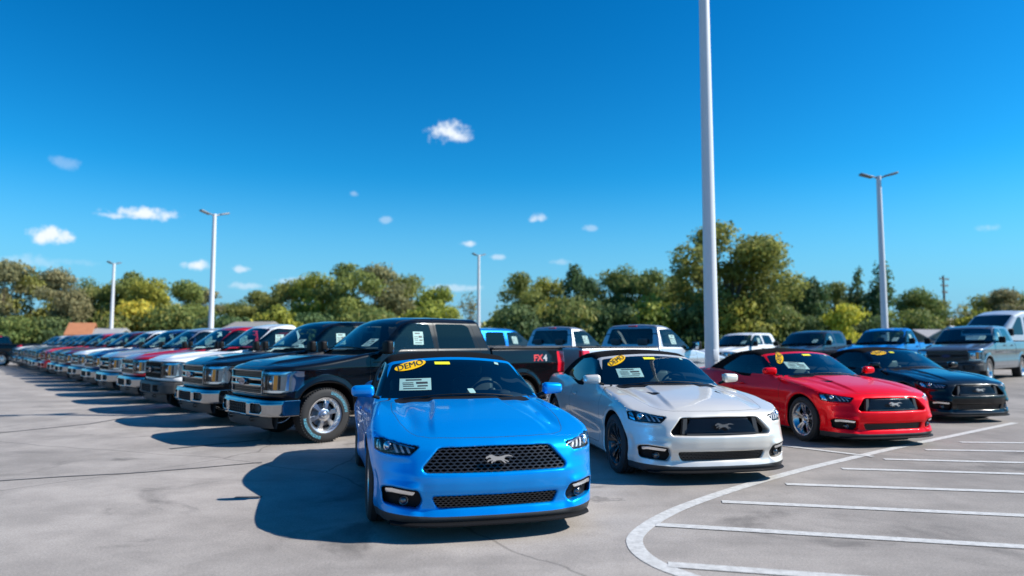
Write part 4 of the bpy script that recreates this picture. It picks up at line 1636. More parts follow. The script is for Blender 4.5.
def asphalt_material():
    m = bpy.data.materials.new('asphalt')
    m.use_nodes = True
    nt = m.node_tree
    b = nt.nodes['Principled BSDF']
    b.inputs['Roughness'].default_value = 0.82
    b.inputs['Specular IOR Level'].default_value = 0.35
    tc = nt.nodes.new('ShaderNodeTexCoord')

    def noise(scale, detail=5, rough=.6, vec=None, dist=0.0):
        n = nn(nt, 'ShaderNodeTexNoise', Scale=scale, Detail=detail, Roughness=rough, Distortion=dist)
        nt.links.new(vec or tc.outputs['Object'], n.inputs['Vector'])
        return n.outputs['Fac']

    def ramp(v, a, b_, lo, hi):
        r = nt.nodes.new('ShaderNodeMapRange')
        r.interpolation_type = 'SMOOTHSTEP'
        nt.links.new(v, r.inputs['Value'])
        r.inputs['From Min'].default_value = a
        r.inputs['From Max'].default_value = b_
        r.inputs['To Min'].default_value = lo
        r.inputs['To Max'].default_value = hi
        return r.outputs[0]

    def mul(a, c):
        n = nt.nodes.new('ShaderNodeMath')
        n.operation = 'MULTIPLY'
        nt.links.new(a, n.inputs[0])
        if isinstance(c, float):
            n.inputs[1].default_value = c
        else:
            nt.links.new(c, n.inputs[1])
        return n.outputs[0]
    mp = nt.nodes.new('ShaderNodeMapping')
    mp.inputs['Rotation'].default_value = (0, 0, R(12))
    mp.inputs['Scale'].default_value = (.22, 1.0, 1.0)
    nt.links.new(tc.outputs['Object'], mp.inputs['Vector'])
    v = mul(ramp(noise(.16, 3), .3, .7, .86, 1.14), ramp(noise(.9, 6, .68), .3, .7, .78, 1.14))
    v = mul(v, ramp(noise(60., 3, .7), .25, .75, .80, 1.2))
    v = mul(v, ramp(noise(260., 2, .7), .25, .75, .82, 1.18))
    v = mul(v, ramp(noise(.8, 4, .6, mp.outputs[0], .6), .54, .70, 1.0, .80))      # long worn streaks
    v = mul(v, ramp(noise(.55, 6, .62, None, 1.2), .56, .72, 1.0, .55))            # oil and damp stains
    # drips under engines: scattered dark spots
    vd = nt.nodes.new('ShaderNodeTexVoronoi')
    vd.inputs['Scale'].default_value = .85
    nt.links.new(tc.outputs['Object'], vd.inputs['Vector'])
    spot = nt.nodes.new('ShaderNodeSeparateColor')
    nt.links.new(vd.outputs['Color'], spot.inputs[0])
    dd = nt.nodes.new('ShaderNodeMath')
    dd.operation = 'ADD'
    nt.links.new(vd.outputs['Distance'], dd.inputs[0])
    nt.links.new(mul(ramp(noise(7., 4, .7), .2, .8, -.12, .12), 1.0), dd.inputs[1])
    sp = nt.nodes.new('ShaderNodeMath')
    sp.operation = 'MAXIMUM'
    nt.links.new(ramp(dd.outputs[0], .03, .17, .0, 1.0), sp.inputs[0])
    nt.links.new(ramp(spot.outputs[0], .70, .72, 1.0, 0.0), sp.inputs[1])
    v = mul(v, ramp(sp.outputs[0], 0.0, 1.0, .66, 1.0))
    # cracks
    vo = nt.nodes.new('ShaderNodeTexVoronoi')
    vo.feature = 'DISTANCE_TO_EDGE'
    vo.inputs['Scale'].default_value = .16
    dn = nn(nt, 'ShaderNodeTexNoise', Scale=.9, Detail=6)
    nt.links.new(tc.outputs['Object'], dn.inputs['Vector'])
    mixv = nt.nodes.new('ShaderNodeMix')
    mixv.data_type = 'VECTOR'
    mixv.inputs[0].default_value = .40
    nt.links.new(tc.outputs['Object'], mixv.inputs[4])
    ad = nt.nodes.new('ShaderNodeVectorMath')
    ad.operation = 'ADD'
    nt.links.new(tc.outputs['Object'], ad.inputs[0])
    nt.links.new(dn.outputs['Color'], ad.inputs[1])
    nt.links.new(ad.outputs[0], mixv.inputs[5])
    nt.links.new(mixv.outputs[1], vo.inputs['Vector'])
    v = mul(v, ramp(vo.outputs['Distance'], .0, .0035, .62, 1.0))
    # base tone darkens towards the right, hatched corner included
    sx = nt.nodes.new('ShaderNodeSeparateXYZ')
    nt.links.new(ad.outputs[0], sx.inputs[0])
    v = mul(v, ramp(sx.outputs['X'], .6, 4.0, 1.03, .80))
    base = nt.nodes.new('ShaderNodeVectorMath')
    base.operation = 'SCALE'
    base.inputs[0].default_value = (.318, .285, .258)
    nt.links.new(v, base.inputs['Scale'])
    nt.links.new(base.outputs[0], b.inputs['Base Color'])
    bp = nt.nodes.new('ShaderNodeBump')
    bp.inputs['Strength'].default_value = .35
    bp.inputs['Distance'].default_value = .004
    nt.links.new(noise(180., 3, .7), bp.inputs['Height'])
    nt.links.new(bp.outputs[0], b.inputs['Normal'])
    return m


M_ASPH = asphalt_material()


def grid_sheet(name, xs, ys, zoff, mat, inside=None):
    X, Y = np.meshgrid(xs, ys, indexing='ij')
    Z = rise(X, Y) + zoff
    V = np.stack([X, Y, Z], -1).reshape(-1, 3)
    ni, nj = len(xs), len(ys)
    i, j = np.meshgrid(np.arange(ni - 1), np.arange(nj - 1), indexing='ij')
    a = (i * nj + j).ravel()
    Fq = np.stack([a, a + nj, a + nj + 1, a + 1], 1)
    if inside is not None:
        c = V[Fq].mean(1)
        Fq = Fq[inside(c[:, 0], c[:, 1])]
    return tag(link_mesh(name, np_mesh(name, V, Fq, mat, smooth=True)), None, None, kind='structure')


def grass_material():
    m = pmat('grass', (.09, .10, .03), rough=.9)
    nt = m.node_tree
    b = nt.nodes['Principled BSDF']
    tc = nt.nodes.new('ShaderNodeTexCoord')
    n = nn(nt, 'ShaderNodeTexNoise', Scale=.35, Detail=8, Roughness=.7)
    nt.links.new(tc.outputs['Object'], n.inputs['Vector'])
    r = nt.nodes.new('ShaderNodeValToRGB')
    r.color_ramp.elements[0].color = (.055, .085, .018, 1)
    r.color_ramp.elements[1].color = (.17, .15, .055, 1)
    r.color_ramp.elements[0].position = .35
    r.color_ramp.elements[1].position = .7
    nt.links.new(n.outputs['Fac'], r.inputs[0])
    nt.links.new(r.outputs[0], b.inputs['Base Color'])
    return m


ax_ = np.concatenate([[-1500, -600, -200], np.arange(-80, 81, 2.0), [200, 600, 1500]])
ay_ = np.concatenate([[-400, -100, -40], np.arange(-20, 101, 2.0), [150, 300, 700, 1800]])
grid_sheet('grass_ground', ax_, ay_, -.06, grass_material())
lx = np.arange(-70, 40.1, 1.0)
ly = np.arange(-25, 64.1, 1.0)
grid_sheet('parking_lot', lx, ly, 0.0, M_ASPH, lambda x, y: y < np.where(x > -12, 46 - .25 * (x + 12), 62))

# kerb along the far edge of the lot
bm = bmesh.new()
far_edge = [(-70, 62.2), (-12, 62.2), (-12, 46.2), (40, 33.2)]
for (x0, y0), (x1, y1) in zip(far_edge, far_edge[1:]):
    n = max(2, int(math.hypot(x1 - x0, y1 - y0) / 3))
    for k in range(n):
        xa, ya = x0 + (x1 - x0) * k / n, y0 + (y1 - y0) * k / n
        xb, yb = x0 + (x1 - x0) * (k + 1) / n, y0 + (y1 - y0) * (k + 1) / n
        zc = float(rise((xa + xb) / 2, (ya + yb) / 2))
        bm_box(bm, ((xa + xb) / 2, (ya + yb) / 2, zc + .03), (math.hypot(xb - xa, yb - ya) - .004, .16, .22), .015, rot=math.atan2(yb - ya, xb - xa), seg=1)
tag(link_mesh('kerb', bm_mesh('kerb', bm, pmat('concrete', (.32, .31, .29), rough=.9, noise=.2, nscale=3))), None, None, kind='structure')


# painted markings: worn white strips laid on the asphalt
def paint_line_material():
    m = pmat('line_paint', (.62, .61, .59), rough=.7)
    nt = m.node_tree
    b = nt.nodes['Principled BSDF']
    tc = nt.nodes.new('ShaderNodeTexCoord')
    n = nn(nt, 'ShaderNodeTexNoise', Scale=14., Detail=9, Roughness=.75)
    nt.links.new(tc.outputs['Object'], n.inputs['Vector'])
    r = nt.nodes.new('ShaderNodeMapRange')
    r.inputs['From Min'].default_value = .38
    r.inputs['From Max'].default_value = .60
    nt.links.new(n.outputs['Fac'], r.inputs['Value'])
    mx = nt.nodes.new('ShaderNodeMix')
    mx.data_type = 'RGBA'
    nt.links.new(r.outputs[0], mx.inputs[0])
    mx.inputs[6].default_value = (.38, .37, .355, 1)
    mx.inputs[7].default_value = (.54, .53, .51, 1)
    nt.links.new(mx.outputs[2], b.inputs['Base Color'])
    return m


M_LINE = paint_line_material()


def strip(bm, pts, w, z=.004):
    pts = [Vector(p) for p in pts]
    if len(pts) > 8:                      # round the curve off between its points
        q = []
        for i in range(len(pts) - 1):
            a, b, c, d = pts[max(i - 1, 0)], pts[i], pts[i + 1], pts[min(i + 2, len(pts) - 1)]
            for k in range(6):
                t = k / 6
                q.append(.5 * ((2 * b) + (c - a) * t + (2 * a - 5 * b + 4 * c - d) * t * t + (3 * b - a - 3 * c + d) * t ** 3))
        pts = q + [pts[-1]]
    L, Rr = [], []
    for i, p in enumerate(pts):
        d = (pts[min(i + 1, len(pts) - 1)] - pts[max(i - 1, 0)]).normalized()
        n = Vector((-d.y, d.x)) * (w / 2)
        L.append(bm.verts.new((p.x + n.x, p.y + n.y, z + float(rise(p.x, p.y)))))
        Rr.append(bm.verts.new((p.x - n.x, p.y - n.y, z + float(rise(p.x, p.y)))))
    for i in range(len(pts) - 1):
        bm.faces.new((L[i], L[i + 1], Rr[i + 1], Rr[i]))


bm = bmesh.new()
strip(bm, [(9.413, 13.256), (8.804, 12.784), (7.018, 11.367), (5.592, 10.236), (4.388, 9.232), (3.388, 8.376), (2.367, 7.407), (1.654, 6.642), (1.331, 6.227), (1.119, 5.893), (0.99, 5.636), (0.929, 5.442), (0.914, 5.21), (0.946, 4.999), (1.021, 4.804), (1.143, 4.624), (1.315, 4.353)], .125)
strip(bm, [(1.188, 5.909), (5.869, 4.758)], .115, .006)
strip(bm, [(1.982, 6.744), (7.003, 5.654)], .115, .006)
strip(bm, [(2.905, 7.562), (8.225, 6.621)], .115, .006)
strip(bm, [(3.928, 8.475), (9.353, 7.513)], .115, .006)
strip(bm, [(4.788, 9.154), (10.274, 8.241)], .115, .006)
strip(bm, [(5.786, 9.953), (11.563, 9.26)], .115, .006)
strip(bm, [(1.055, 4.867), (2.438, 4.53)], .115, .006)
strip(bm, [(6.747, 10.691), (12.772, 10.215)], .115, .006)
strip(bm, [(3.943, 10.334), (4.748, 9.351)], .10, .008)
tag(link_mesh('parking_lines', bm_mesh('parking_lines', bm, M_LINE, smooth=False)), None, None, kind='structure')
bm_t = bmesh.new()
strip(bm_t, [(-6.086, 7.588), (-5.566, 7.75), (-5.06, 7.977), (-4.391, 8.187), (-3.743, 8.541), (-3.137, 8.928)], 0.05)
strip(bm_t, [(-8.798, 11.308), (-8.219, 12.344), (-7.8, 13.095), (-7.728, 14.509)], 0.07)  # narrow dark strip across the asphalt at the far left
strip(bm_t, [(-2.691, 6.937), (-2.436, 6.959)], 0.06)
strip(bm_t, [(-4.836, 10.045), (-3.862, 10.963)], 0.1)
tag(link_mesh('tar_and_dark_strips', bm_mesh('tar_and_dark_strips', bm_t, pmat('dark_strip', (.085, .08, .078), rough=.75, noise=.3, nscale=9), smooth=False)), None, None, kind='structure')

# ------------------------------------------------------------------ lamp posts


def lamp_post(x, y, h, r0, arms, rz, label, yoke=True):
    root = empty('lamp_post', (x, y, float(rise(x, y))), rz)
    tag(root, label, 'lamp post', 'light poles of the parking lot')
    m = pmat('pole_white', (.62, .63, .65), rough=.35, noise=.06, nscale=2)
    bm = bmesh.new()
    bm_lathe(bm, [(0, r0 * 1.0), (h, r0 * .62)], 20, 'Z')
    link_mesh('pole', bm_mesh('pole', bm, m), root)
    bm = bmesh.new()
    bm_lathe(bm, [(0, .33), (.62, .33), (.66, .30), (.66, .001)], 24, 'Z')
    link_mesh('concrete_base', bm_mesh('concrete_base', bm, MATS['concrete']), root)
    bm = bmesh.new()
    bm_box(bm, (0, 0, .675), (r0 * 3.4, r0 * 3.4, .03), .004, seg=1)
    for a in range(4):
        bm_lathe(bm, [(.69, .02), (.76, .02), (.76, .001)], 8, 'Z', (r0 * 1.35 * (1 if a % 2 else -1), r0 * 1.35 * (1 if a > 1 else -1), 0))
    link_mesh('base_plate', bm_mesh('base_plate', bm, M_RIMCHR), root)
    bm = bmesh.new()
    bm_box(bm, (0, -r0 * .93, 1.25), (r0 * .8, .02, .22), .008)
    link_mesh('hand_hole_cover', bm_mesh('hand_hole_cover', bm, m), root)
    for s, up in ((-1, -.02), (1, .10)):
        bm = bmesh.new()
        bm_tube(bm, [(0, 0, h - .10), (s * .16, 0, h - .06), (s * .34, 0, h + up * .3)], .04, 8)
        a = link_mesh('arm', bm_mesh('arm', bm, pmat('lamp_grey', (.16, .165, .175), rough=.4)), root)
        bm = bmesh.new()
        vs = bm_box(bm, (0, 0, 0), (.60, .30, .11), .04, seg=3)
        for v in vs:
            v.co.z += .07 * (v.co.x / .37) * 1 * s * s
            if v.co.z < 0:
                v.co.z *= .7
        bmesh.ops.transform(bm, matrix=Matrix.Translation((s * .60, 0, h + up * .6 + .02)) @ Matrix.Rotation(0 if s > 0 else math.pi, 4, 'Z') @ Matrix.Rotation(R(-6), 4, 'Y'), verts=bm.verts)
        link_mesh('lamp_head', bm_mesh('lamp_head', bm, MATS['lamp_grey']), root)
    return root


lamp_post(3.98, 14.0, 11.5, .145, 2, .3, 'tall thick white light pole behind the silver white convertible, its top out of the picture')
lamp_post(17.55, 33.0, 9.2, .17, 2, 0.0, 'white light pole with two curved lamp heads above the bright blue pickup on the right')
lamp_post(-17.4, 40.5, 9.0, .17, 2, .95, 'white light pole with two lamp heads above the red and white pickups on the left')
lamp_post(-3.2, 67.0, 9.9, .19, 2, .9, 'white light pole far behind the black pickup, in the gap between the trees')
lamp_post(-38.3, 67.0, 9.1, .19, 2, 1.45, 'white light pole farthest left, above the roofs of the far pickups')

# ------------------------------------------------------------------ trees


def leaf_material(name, c1, c2, c3):
    m = bpy.data.materials.new(name)
    m.use_nodes = True
    nt = m.node_tree
    b = nt.nodes['Principled BSDF']
    b.inputs['Roughness'].default_value = .65
    b.inputs['Specular IOR Level'].default_value = .25
    at = nt.nodes.new('ShaderNodeAttribute')
    at.attribute_name = 'leaf_tone'
    r = nt.nodes.new('ShaderNodeValToRGB')
    r.color_ramp.elements[0].color = (*c1, 1)
    r.color_ramp.elements[1].color = (*c3, 1)
    e = r.color_ramp.elements.new(.5)
    e.color = (*c2, 1)
    oi = nt.nodes.new('ShaderNodeObjectInfo')
    h = nt.nodes.new('ShaderNodeHueSaturation')
    mr = nt.nodes.new('ShaderNodeMapRange')
    mr.inputs['To Min'].default_value = .497
    mr.inputs['To Max'].default_value = .53
    nt.links.new(oi.outputs['Random'], mr.inputs['Value'])
    nt.links.new(mr.outputs[0], h.inputs['Hue'])
    h.inputs['Value'].default_value = 1.8
    nt.links.new(at.outputs['Fac'], r.inputs[0])
    nt.links.new(r.outputs[0], h.inputs['Color'])
    nt.links.new(h.outputs[0], b.inputs['Base Color'])
    tl = nt.nodes.new('ShaderNodeBsdfTranslucent')
    nt.links.new(h.outputs[0], tl.inputs[0])
    mx = nt.nodes.new('ShaderNodeMixShader')
    mx.inputs[0].default_value = .42
    out = nt.nodes['Material Output']
    nt.links.new(b.outputs[0], mx.inputs[1])
    nt.links.new(tl.outputs[0], mx.inputs[2])
    nt.links.new(mx.outputs[0], out.inputs[0])
    return m


LEAF = {
    'olive': leaf_material('leaf_olive', (.088, .100, .026), (.165, .168, .046), (.26, .240, .058)),
    'green': leaf_material('leaf_green', (0.063, 0.087, 0.025), (0.132, 0.145, 0.041), (0.251, 0.204, 0.069)),
    'dark': leaf_material('leaf_dark_green', (0.034, 0.060, 0.025), (0.073, 0.102, 0.039), (0.132, 0.155, 0.052)),
    'gold': leaf_material('leaf_gold', (.105, .115, .024), (.215, .205, .036), (.36, .285, .045)),
    'lime': leaf_material('leaf_lime', (0.172, 0.175, 0.023), (0.330, 0.281, 0.040), (0.502, 0.369, 0.057)),
    'grey': leaf_material('leaf_grey_green', (0.092, 0.092, 0.048), (0.165, 0.145, 0.076), (0.264, 0.204, 0.103)),
}
M_BARK = pmat('bark', (.075, .06, .045), rough=.9, noise=.35, nscale=4)


def crown_mesh(seed, kind, nleaf, size, leaf, shape):
    """leaf clumps spread through several uneven lobes; unit: metres, crown base at z=0"""
    g = np.random.default_rng(seed)
    W, H = size
    lobes = []
    nl = {'round': 22, 'tall': 20, 'wispy': 30, 'pine': 16, 'bush': 8}[shape]
    for k in range(nl):
        t = g.random()
        if shape == 'pine':
            z = t * H
            rr = W * .5 * (1 - .85 * t) + .2
            a = g.random() * 6.283
            lobes.append((rr * .55 * math.cos(a), rr * .55 * math.sin(a), z, rr * .75, H * .09 + .3))
        else:
            a = g.random() * 6.283
            z = H * (.16 + .74 * t)
            prof = math.sin(math.pi * min(1, (.10 + .86 * t))) ** .55
            rr = W * .5 * prof * math.sqrt(g.random())
            s = {'round': .20, 'tall': .22, 'wispy': .165, 'bush': .32}[shape]
            lobes.append((rr * math.cos(a) * .9, rr * math.sin(a) * .9, z, W * s * (.7 + .5 * g.random()), H * s * .62 * (.7 + .5 * g.random())))
    L = np.array(lobes)
    wgt = L[:, 3] ** 1.8
    pick = g.choice(nl, nleaf, p=wgt / wgt.sum())
    d = g.normal(size=(nleaf, 3))
    d /= np.linalg.norm(d, axis=1)[:, None]
    rad = np.clip(1.05 - np.abs(g.normal(0, .30, nleaf)), .1, 1.25)
    bump = 1 + .22 * np.sin(d[:, 0] * 5 + pick) * np.sin(d[:, 1] * 6 + pick * 2) + .15 * np.sin(d[:, 2] * 9 + pick)
    P = L[pick, :3] + d * np.stack([L[pick, 3], L[pick, 3], L[pick, 4]], 1) * (rad * bump)[:, None]
    P[:, 2] = np.maximum(P[:, 2], -.2 * H)
    nrm = d + g.normal(0, .55, (nleaf, 3)) + [0, 0, .25]
    nrm /= np.linalg.norm(nrm, axis=1)[:, None]
    ref = g.normal(size=(nleaf, 3))
    u = np.cross(nrm, ref)
    u /= np.linalg.norm(u, axis=1)[:, None]
    v = np.cross(nrm, u)
    s = leaf * (.55 + .9 * g.random(nleaf))[:, None]
    k = .55 + .4 * g.random(nleaf)[:, None]
    V = np.stack([P - u * s, P - v * s * k + nrm * s * .12, P + u * s, P + v * s * k + nrm * s * .12], 1).reshape(-1, 3)
    Fq = np.arange(nleaf * 4).reshape(-1, 4)
    me = np_mesh('crown', V, Fq, LEAF[kind], smooth=False)
    tone = np.clip(.35 + .22 * g.normal(size=nleaf) + .25 * (g.random(nl)[pick] - .5), 0, 1)
    at = me.attributes.new('leaf_tone', 'FLOAT', 'FACE')
    at.data.foreach_set('value', tone.astype(np.float32))
    return me, L


def trunk_mesh(seed, L, H0, Hc, r):
    g = random.Random(seed)
    bm = bmesh.new()
    top = Vector((g.uniform(-.3, .3), g.uniform(-.3, .3), H0 + Hc * .72))
    pts = [Vector((0, 0, -.3)), Vector((0, 0, .3)), Vector((g.uniform(-.12, .12), g.uniform(-.12, .12), H0 * .7)), Vector((g.uniform(-.25, .25), g.uniform(-.25, .25), H0 + Hc * .3)), top]
    bm_tube(bm, pts, [r * 1.5, r * 1.1, r * .9, r * .6, r * .18], 9)
    for k, l in enumerate(L):
        if k % 2 == 0:
            tip = Vector((l[0], l[1], H0 + l[2]))
            z0 = min(tip.z - .2, H0 * .75 + (tip.z - H0 * .75) * .35)
            b0 = Vector((0, 0, max(z0, H0 * .5)))
            mid = b0.lerp(tip, .5) + Vector((0, 0, -.15))
            bm_tube(bm, [b0, mid, tip], [r * .42, r * .28, r * .07], 6)
    return bm_mesh('trunk', bm, M_BARK)


PROTO = {}


def tree_proto(key, seed, kind, shape, W, Hc, H0, nleaf, leaf, r):
    cm, L = crown_mesh(seed, kind, nleaf, (W, Hc), leaf, shape)
    PROTO[key] = (cm, trunk_mesh(seed, L, H0, Hc, r), H0, W, H0 + Hc)


tree_proto('olive_a', 11, 'olive', 'round', 7.0, 6.6, 1.4, 9500, .13, .17)
tree_proto('olive_b', 12, 'olive', 'round', 7.6, 6.2, 1.2, 9500, .13, .16)
tree_proto('grey_a', 13, 'grey', 'round', 7.5, 7.2, 1.5, 10000, .135, .18)
tree_proto('green_a', 14, 'green', 'round', 6.8, 6.4, 1.3, 9500, .13, .16)
tree_proto('dark_a', 15, 'dark', 'tall', 5.2, 7.0, 1.2, 6000, .15, .15)
tree_proto('pine_a', 16, 'dark', 'pine', 5.6, 8.2, .9, 6500, .15, .15)
tree_proto('gold_a', 17, 'gold', 'round', 6.6, 6.0, 1.2, 9000, .125, .15)
tree_proto('wispy_a', 18, 'olive', 'wispy', 9.0, 12.0, 2.6, 21000, .13, .26)
tree_proto('bare_a', 19, 'grey', 'wispy', 4.0, 6.0, 1.8, 900, .12, .12)
tree_proto('bush_lime', 20, 'lime', 'bush', 4.2, 3.4, .2, 3000, .13, .08)
tree_proto('bush_green', 21, 'green', 'bush', 4.6, 3.0, .2, 3000, .13, .08)
tree_proto('bush_gold', 22, 'gold', 'bush', 4.0, 2.6, .2, 2600, .13, .08)
tree_proto('bush_dark', 23, 'dark', 'bush', 5.0, 3.0, .2, 3200, .13, .08)


def plant(key, name, cat, x, y, top, width, rz, label, group):
    cm, tm, H0, W, H = PROTO[key]
    o = empty(name, (x, y, -.05), rz)
    sz, sx = top / H, width / W
    o.scale = (sx, sx, sz)
    tag(o, label, cat, group)
    c = link_mesh('crown', cm, o, (0, 0, H0))
    link_mesh('trunk', tm, o)
    return o


def at_px(px, d):
    return (px - 512) / F_PX * d


HORIZON = 342.5
# trees of the tree line: place in the picture, top, width in pixels, distance, kind, how it looks
TREES = [
    (2, 258, 66, 74, 'grey_a', 'tall grey-green tree at the left edge of the picture'),
    (32, 268, 56, 78, 'olive_b', 'olive tree second from the left edge, behind the far dark pickup'),
    (58, 266, 44, 72, 'grey_a', 'grey-green tree just left of the gap above the orange-roofed house'),
    (100, 276, 46, 84, 'green_a', 'green tree behind the farthest left light pole'),
    (128, 268, 44, 82, 'olive_a', 'olive tree just right of the farthest left light pole'),
    (152, 273, 48, 76, 'gold_a', 'yellowing tree above the lime bush'),
    (180, 276, 52, 80, 'olive_b', 'broad olive tree left of the two-headed light pole on the left'),
    (205, 287, 36, 88, 'grey_a', 'small grey-green tree right behind the two-headed light pole on the left'),
    (236, 297, 40, 90, 'green_a', 'low green tree under the small clouds, right of the left light pole'),
    (262, 288, 44, 86, 'olive_a', 'olive tree above the white pickup of the row'),
    (288, 276, 46, 80, 'olive_b', 'olive tree above the second black pickup'),
    (316, 267, 50, 78, 'gold_a', 'golden tree above the windshield of the nearest black pickup'),
    (350, 259, 58, 76, 'olive_a', 'tallest olive tree above the hood of the nearest black pickup'),
    (380, 262, 52, 80, 'grey_a', 'grey-green tree above the cab of the nearest black pickup'),
    (408, 270, 40, 82, 'olive_b', 'olive tree above the rear door of the nearest black pickup'),
    (440, 281, 44, 78, 'gold_a', 'golden tree standing just left of the middle light pole'),
    (471, 286, 24, 84, 'bare_a', 'thin half-bare tree beside the middle light pole'),
    (520, 269, 46, 76, 'olive_a', 'olive tree just right of the middle light pole, above the blue pickup'),
    (546, 272, 42, 82, 'gold_a', 'yellowing tree between two olive trees, above the nearer silver pickup'),
    (578, 263, 34, 74, 'dark_a', 'narrow dark green tree above the two silver pickups'),
    (610, 266, 42, 80, 'olive_b', 'olive tree right of the narrow dark green tree'),
    (640, 262, 54, 78, 'green_a', 'broad green tree above the cab of the right silver pickup'),
    (672, 272, 44, 84, 'olive_a', 'olive tree just left of the tall thick light pole'),
    (733, 213, 108, 72, 'wispy_a', 'tallest tree of all, wispy crown right of the tall thick light pole'),
    (698, 258, 40, 80, 'olive_b', 'olive tree half hidden by the tall thick light pole'),
    (772, 282, 40, 80, 'olive_b', 'low olive tree at the foot of the tallest tree, on its right'),
    (792, 273, 36, 84, 'green_a', 'green tree above the dark pickup, right of the tallest tree'),
    (812, 276, 34, 78, 'dark_a', 'dark narrow tree above the dark pickup'),
    (836, 279, 42, 86, 'olive_a', 'olive tree left of the pine at the right light pole'),
    (858, 271, 38, 80, 'pine_a', 'dark conifer just left of the right light pole'),
    (884, 264, 46, 76, 'pine_a', 'tallest dark conifer, right behind the right light pole'),
    (918, 284, 42, 82, 'green_a', 'green tree right of the conifers'),
    (938, 296, 30, 88, 'olive_b', 'small olive tree beside the utility pole'),
    (964, 298, 18, 90, 'bare_a', 'small bare tree in the gap right of the utility pole'),
    (986, 291, 40, 84, 'olive_b', 'olive tree above the white van'),
    (1008, 286, 40, 80, 'grey_a', 'grey-green tree at the right edge above the white van'),
    (1032, 289, 46, 84, 'green_a', 'green tree cut by the right edge of the picture'),
]
for i, (px, ty, wpx, d, key, label) in enumerate(TREES):
    top = CAM_H + (HORIZON - ty) * d / F_PX - .2
    plant(key, 'tree', 'tree', at_px(px, d), d, top, wpx * d / F_PX * 1.10, i * 1.7, label, 'trees of the tree line')
BUSH = [
    (20, 322, 46, 68, 'bush_green', 'green bush below the trees at the left edge'),
    (54, 318, 40, 70, 'bush_dark', 'dark bush left of the orange-roofed house'),
    (112, 318, 44, 70, 'bush_green', 'green bush at the foot of the farthest left light pole'),
    (138, 296, 48, 72, 'bush_lime', 'large bright lime bush right of the farthest left light pole'),
    (172, 312, 52, 71, 'bush_green', 'green bush right of the large lime bush'),
    (232, 318, 52, 71, 'bush_dark', 'dark bush right of the left two-headed light pole'),
    (276, 313, 52, 70, 'bush_gold', 'yellowing bush above the second black pickup'),
    (318, 314, 52, 72, 'bush_dark', 'dark bush above the hood of the nearest black pickup'),
    (368, 314, 56, 71, 'bush_green', 'green bush above the cab of the nearest black pickup'),
    (424, 310, 52, 70, 'bush_gold', 'yellowing bush left of the middle light pole'),
    (520, 306, 50, 69, 'bush_dark', 'dark bush above the blue pickup in the middle'),
    (562, 304, 54, 70, 'bush_green', 'green bush above the left silver pickup'),
    (606, 306, 50, 70, 'bush_dark', 'dark bush between the two silver pickups'),
    (650, 302, 54, 70, 'bush_gold', 'yellowing bush above the right silver pickup'),
    (690, 306, 50, 70, 'bush_dark', 'dark bush left of the tall thick light pole'),
    (736, 306, 56, 69, 'bush_gold', 'golden bush under the tallest tree'),
    (776, 312, 44, 69, 'bush_green', 'green bush above the dark pickup'),
    (806, 318, 34, 70, 'bush_dark', 'dark bush left of the lime bush on the right'),
    (846, 300, 34, 68, 'bush_lime', 'bright lime bush just left of the right light pole'),
    (884, 318, 40, 72, 'bush_dark', 'dark bush at the foot of the right light pole'),
    (912, 316, 40, 74, 'bush_green', 'green bush left of the grey barns'),
    (976, 316, 40, 76, 'bush_gold', 'yellowing bush right of the utility pole'),
    (1014, 318, 40, 74, 'bush_green', 'green bush behind the white van'),
]
for i, (px, ty, wpx, d, key, label) in enumerate(BUSH):
    top = CAM_H + (HORIZON - ty) * d / F_PX + .3
    plant(key, 'bush', 'bush', at_px(px, d), d, top, wpx * d / F_PX * 1.15, i * 2.1, label, 'bushes under the tree line')
# dense growth behind the tree line, read as one mass
g = np.random.default_rng(5)
nL = 36000
xs = g.uniform(-120, 110, nL)
hmax = 5.6 + 1.3 * np.sin(xs * .21) + .9 * np.sin(xs * .53 + 1)
hmax = np.where((xs > 50) & (xs < 62), 2.6, hmax)
P = np.stack([xs, 92 + g.uniform(-4, 6, nL), hmax * g.random(nL) ** .8], 1)
nrm = g.normal(size=(nL, 3)) + [0, -.6, .4]
nrm /= np.linalg.norm(nrm, axis=1)[:, None]
u = np.cross(nrm, g.normal(size=(nL, 3)))
u /= np.linalg.norm(u, axis=1)[:, None]
v = np.cross(nrm, u)
s = (.22 + .3 * g.random(nL))[:, None]
V = np.stack([P - u * s, P - v * s * .7, P + u * s, P + v * s * .7], 1).reshape(-1, 3)
me = np_mesh('undergrowth', V, np.arange(nL * 4).reshape(-1, 4), LEAF['green'], smooth=False)
me.attributes.new('leaf_tone', 'FLOAT', 'FACE').data.foreach_set('value', np.clip(.35 + .25 * g.normal(size=nL), 0, 1).astype(np.float32))
tag(link_mesh('undergrowth', me), None, None, kind='stuff')

# ------------------------------------------------------------------ far buildings


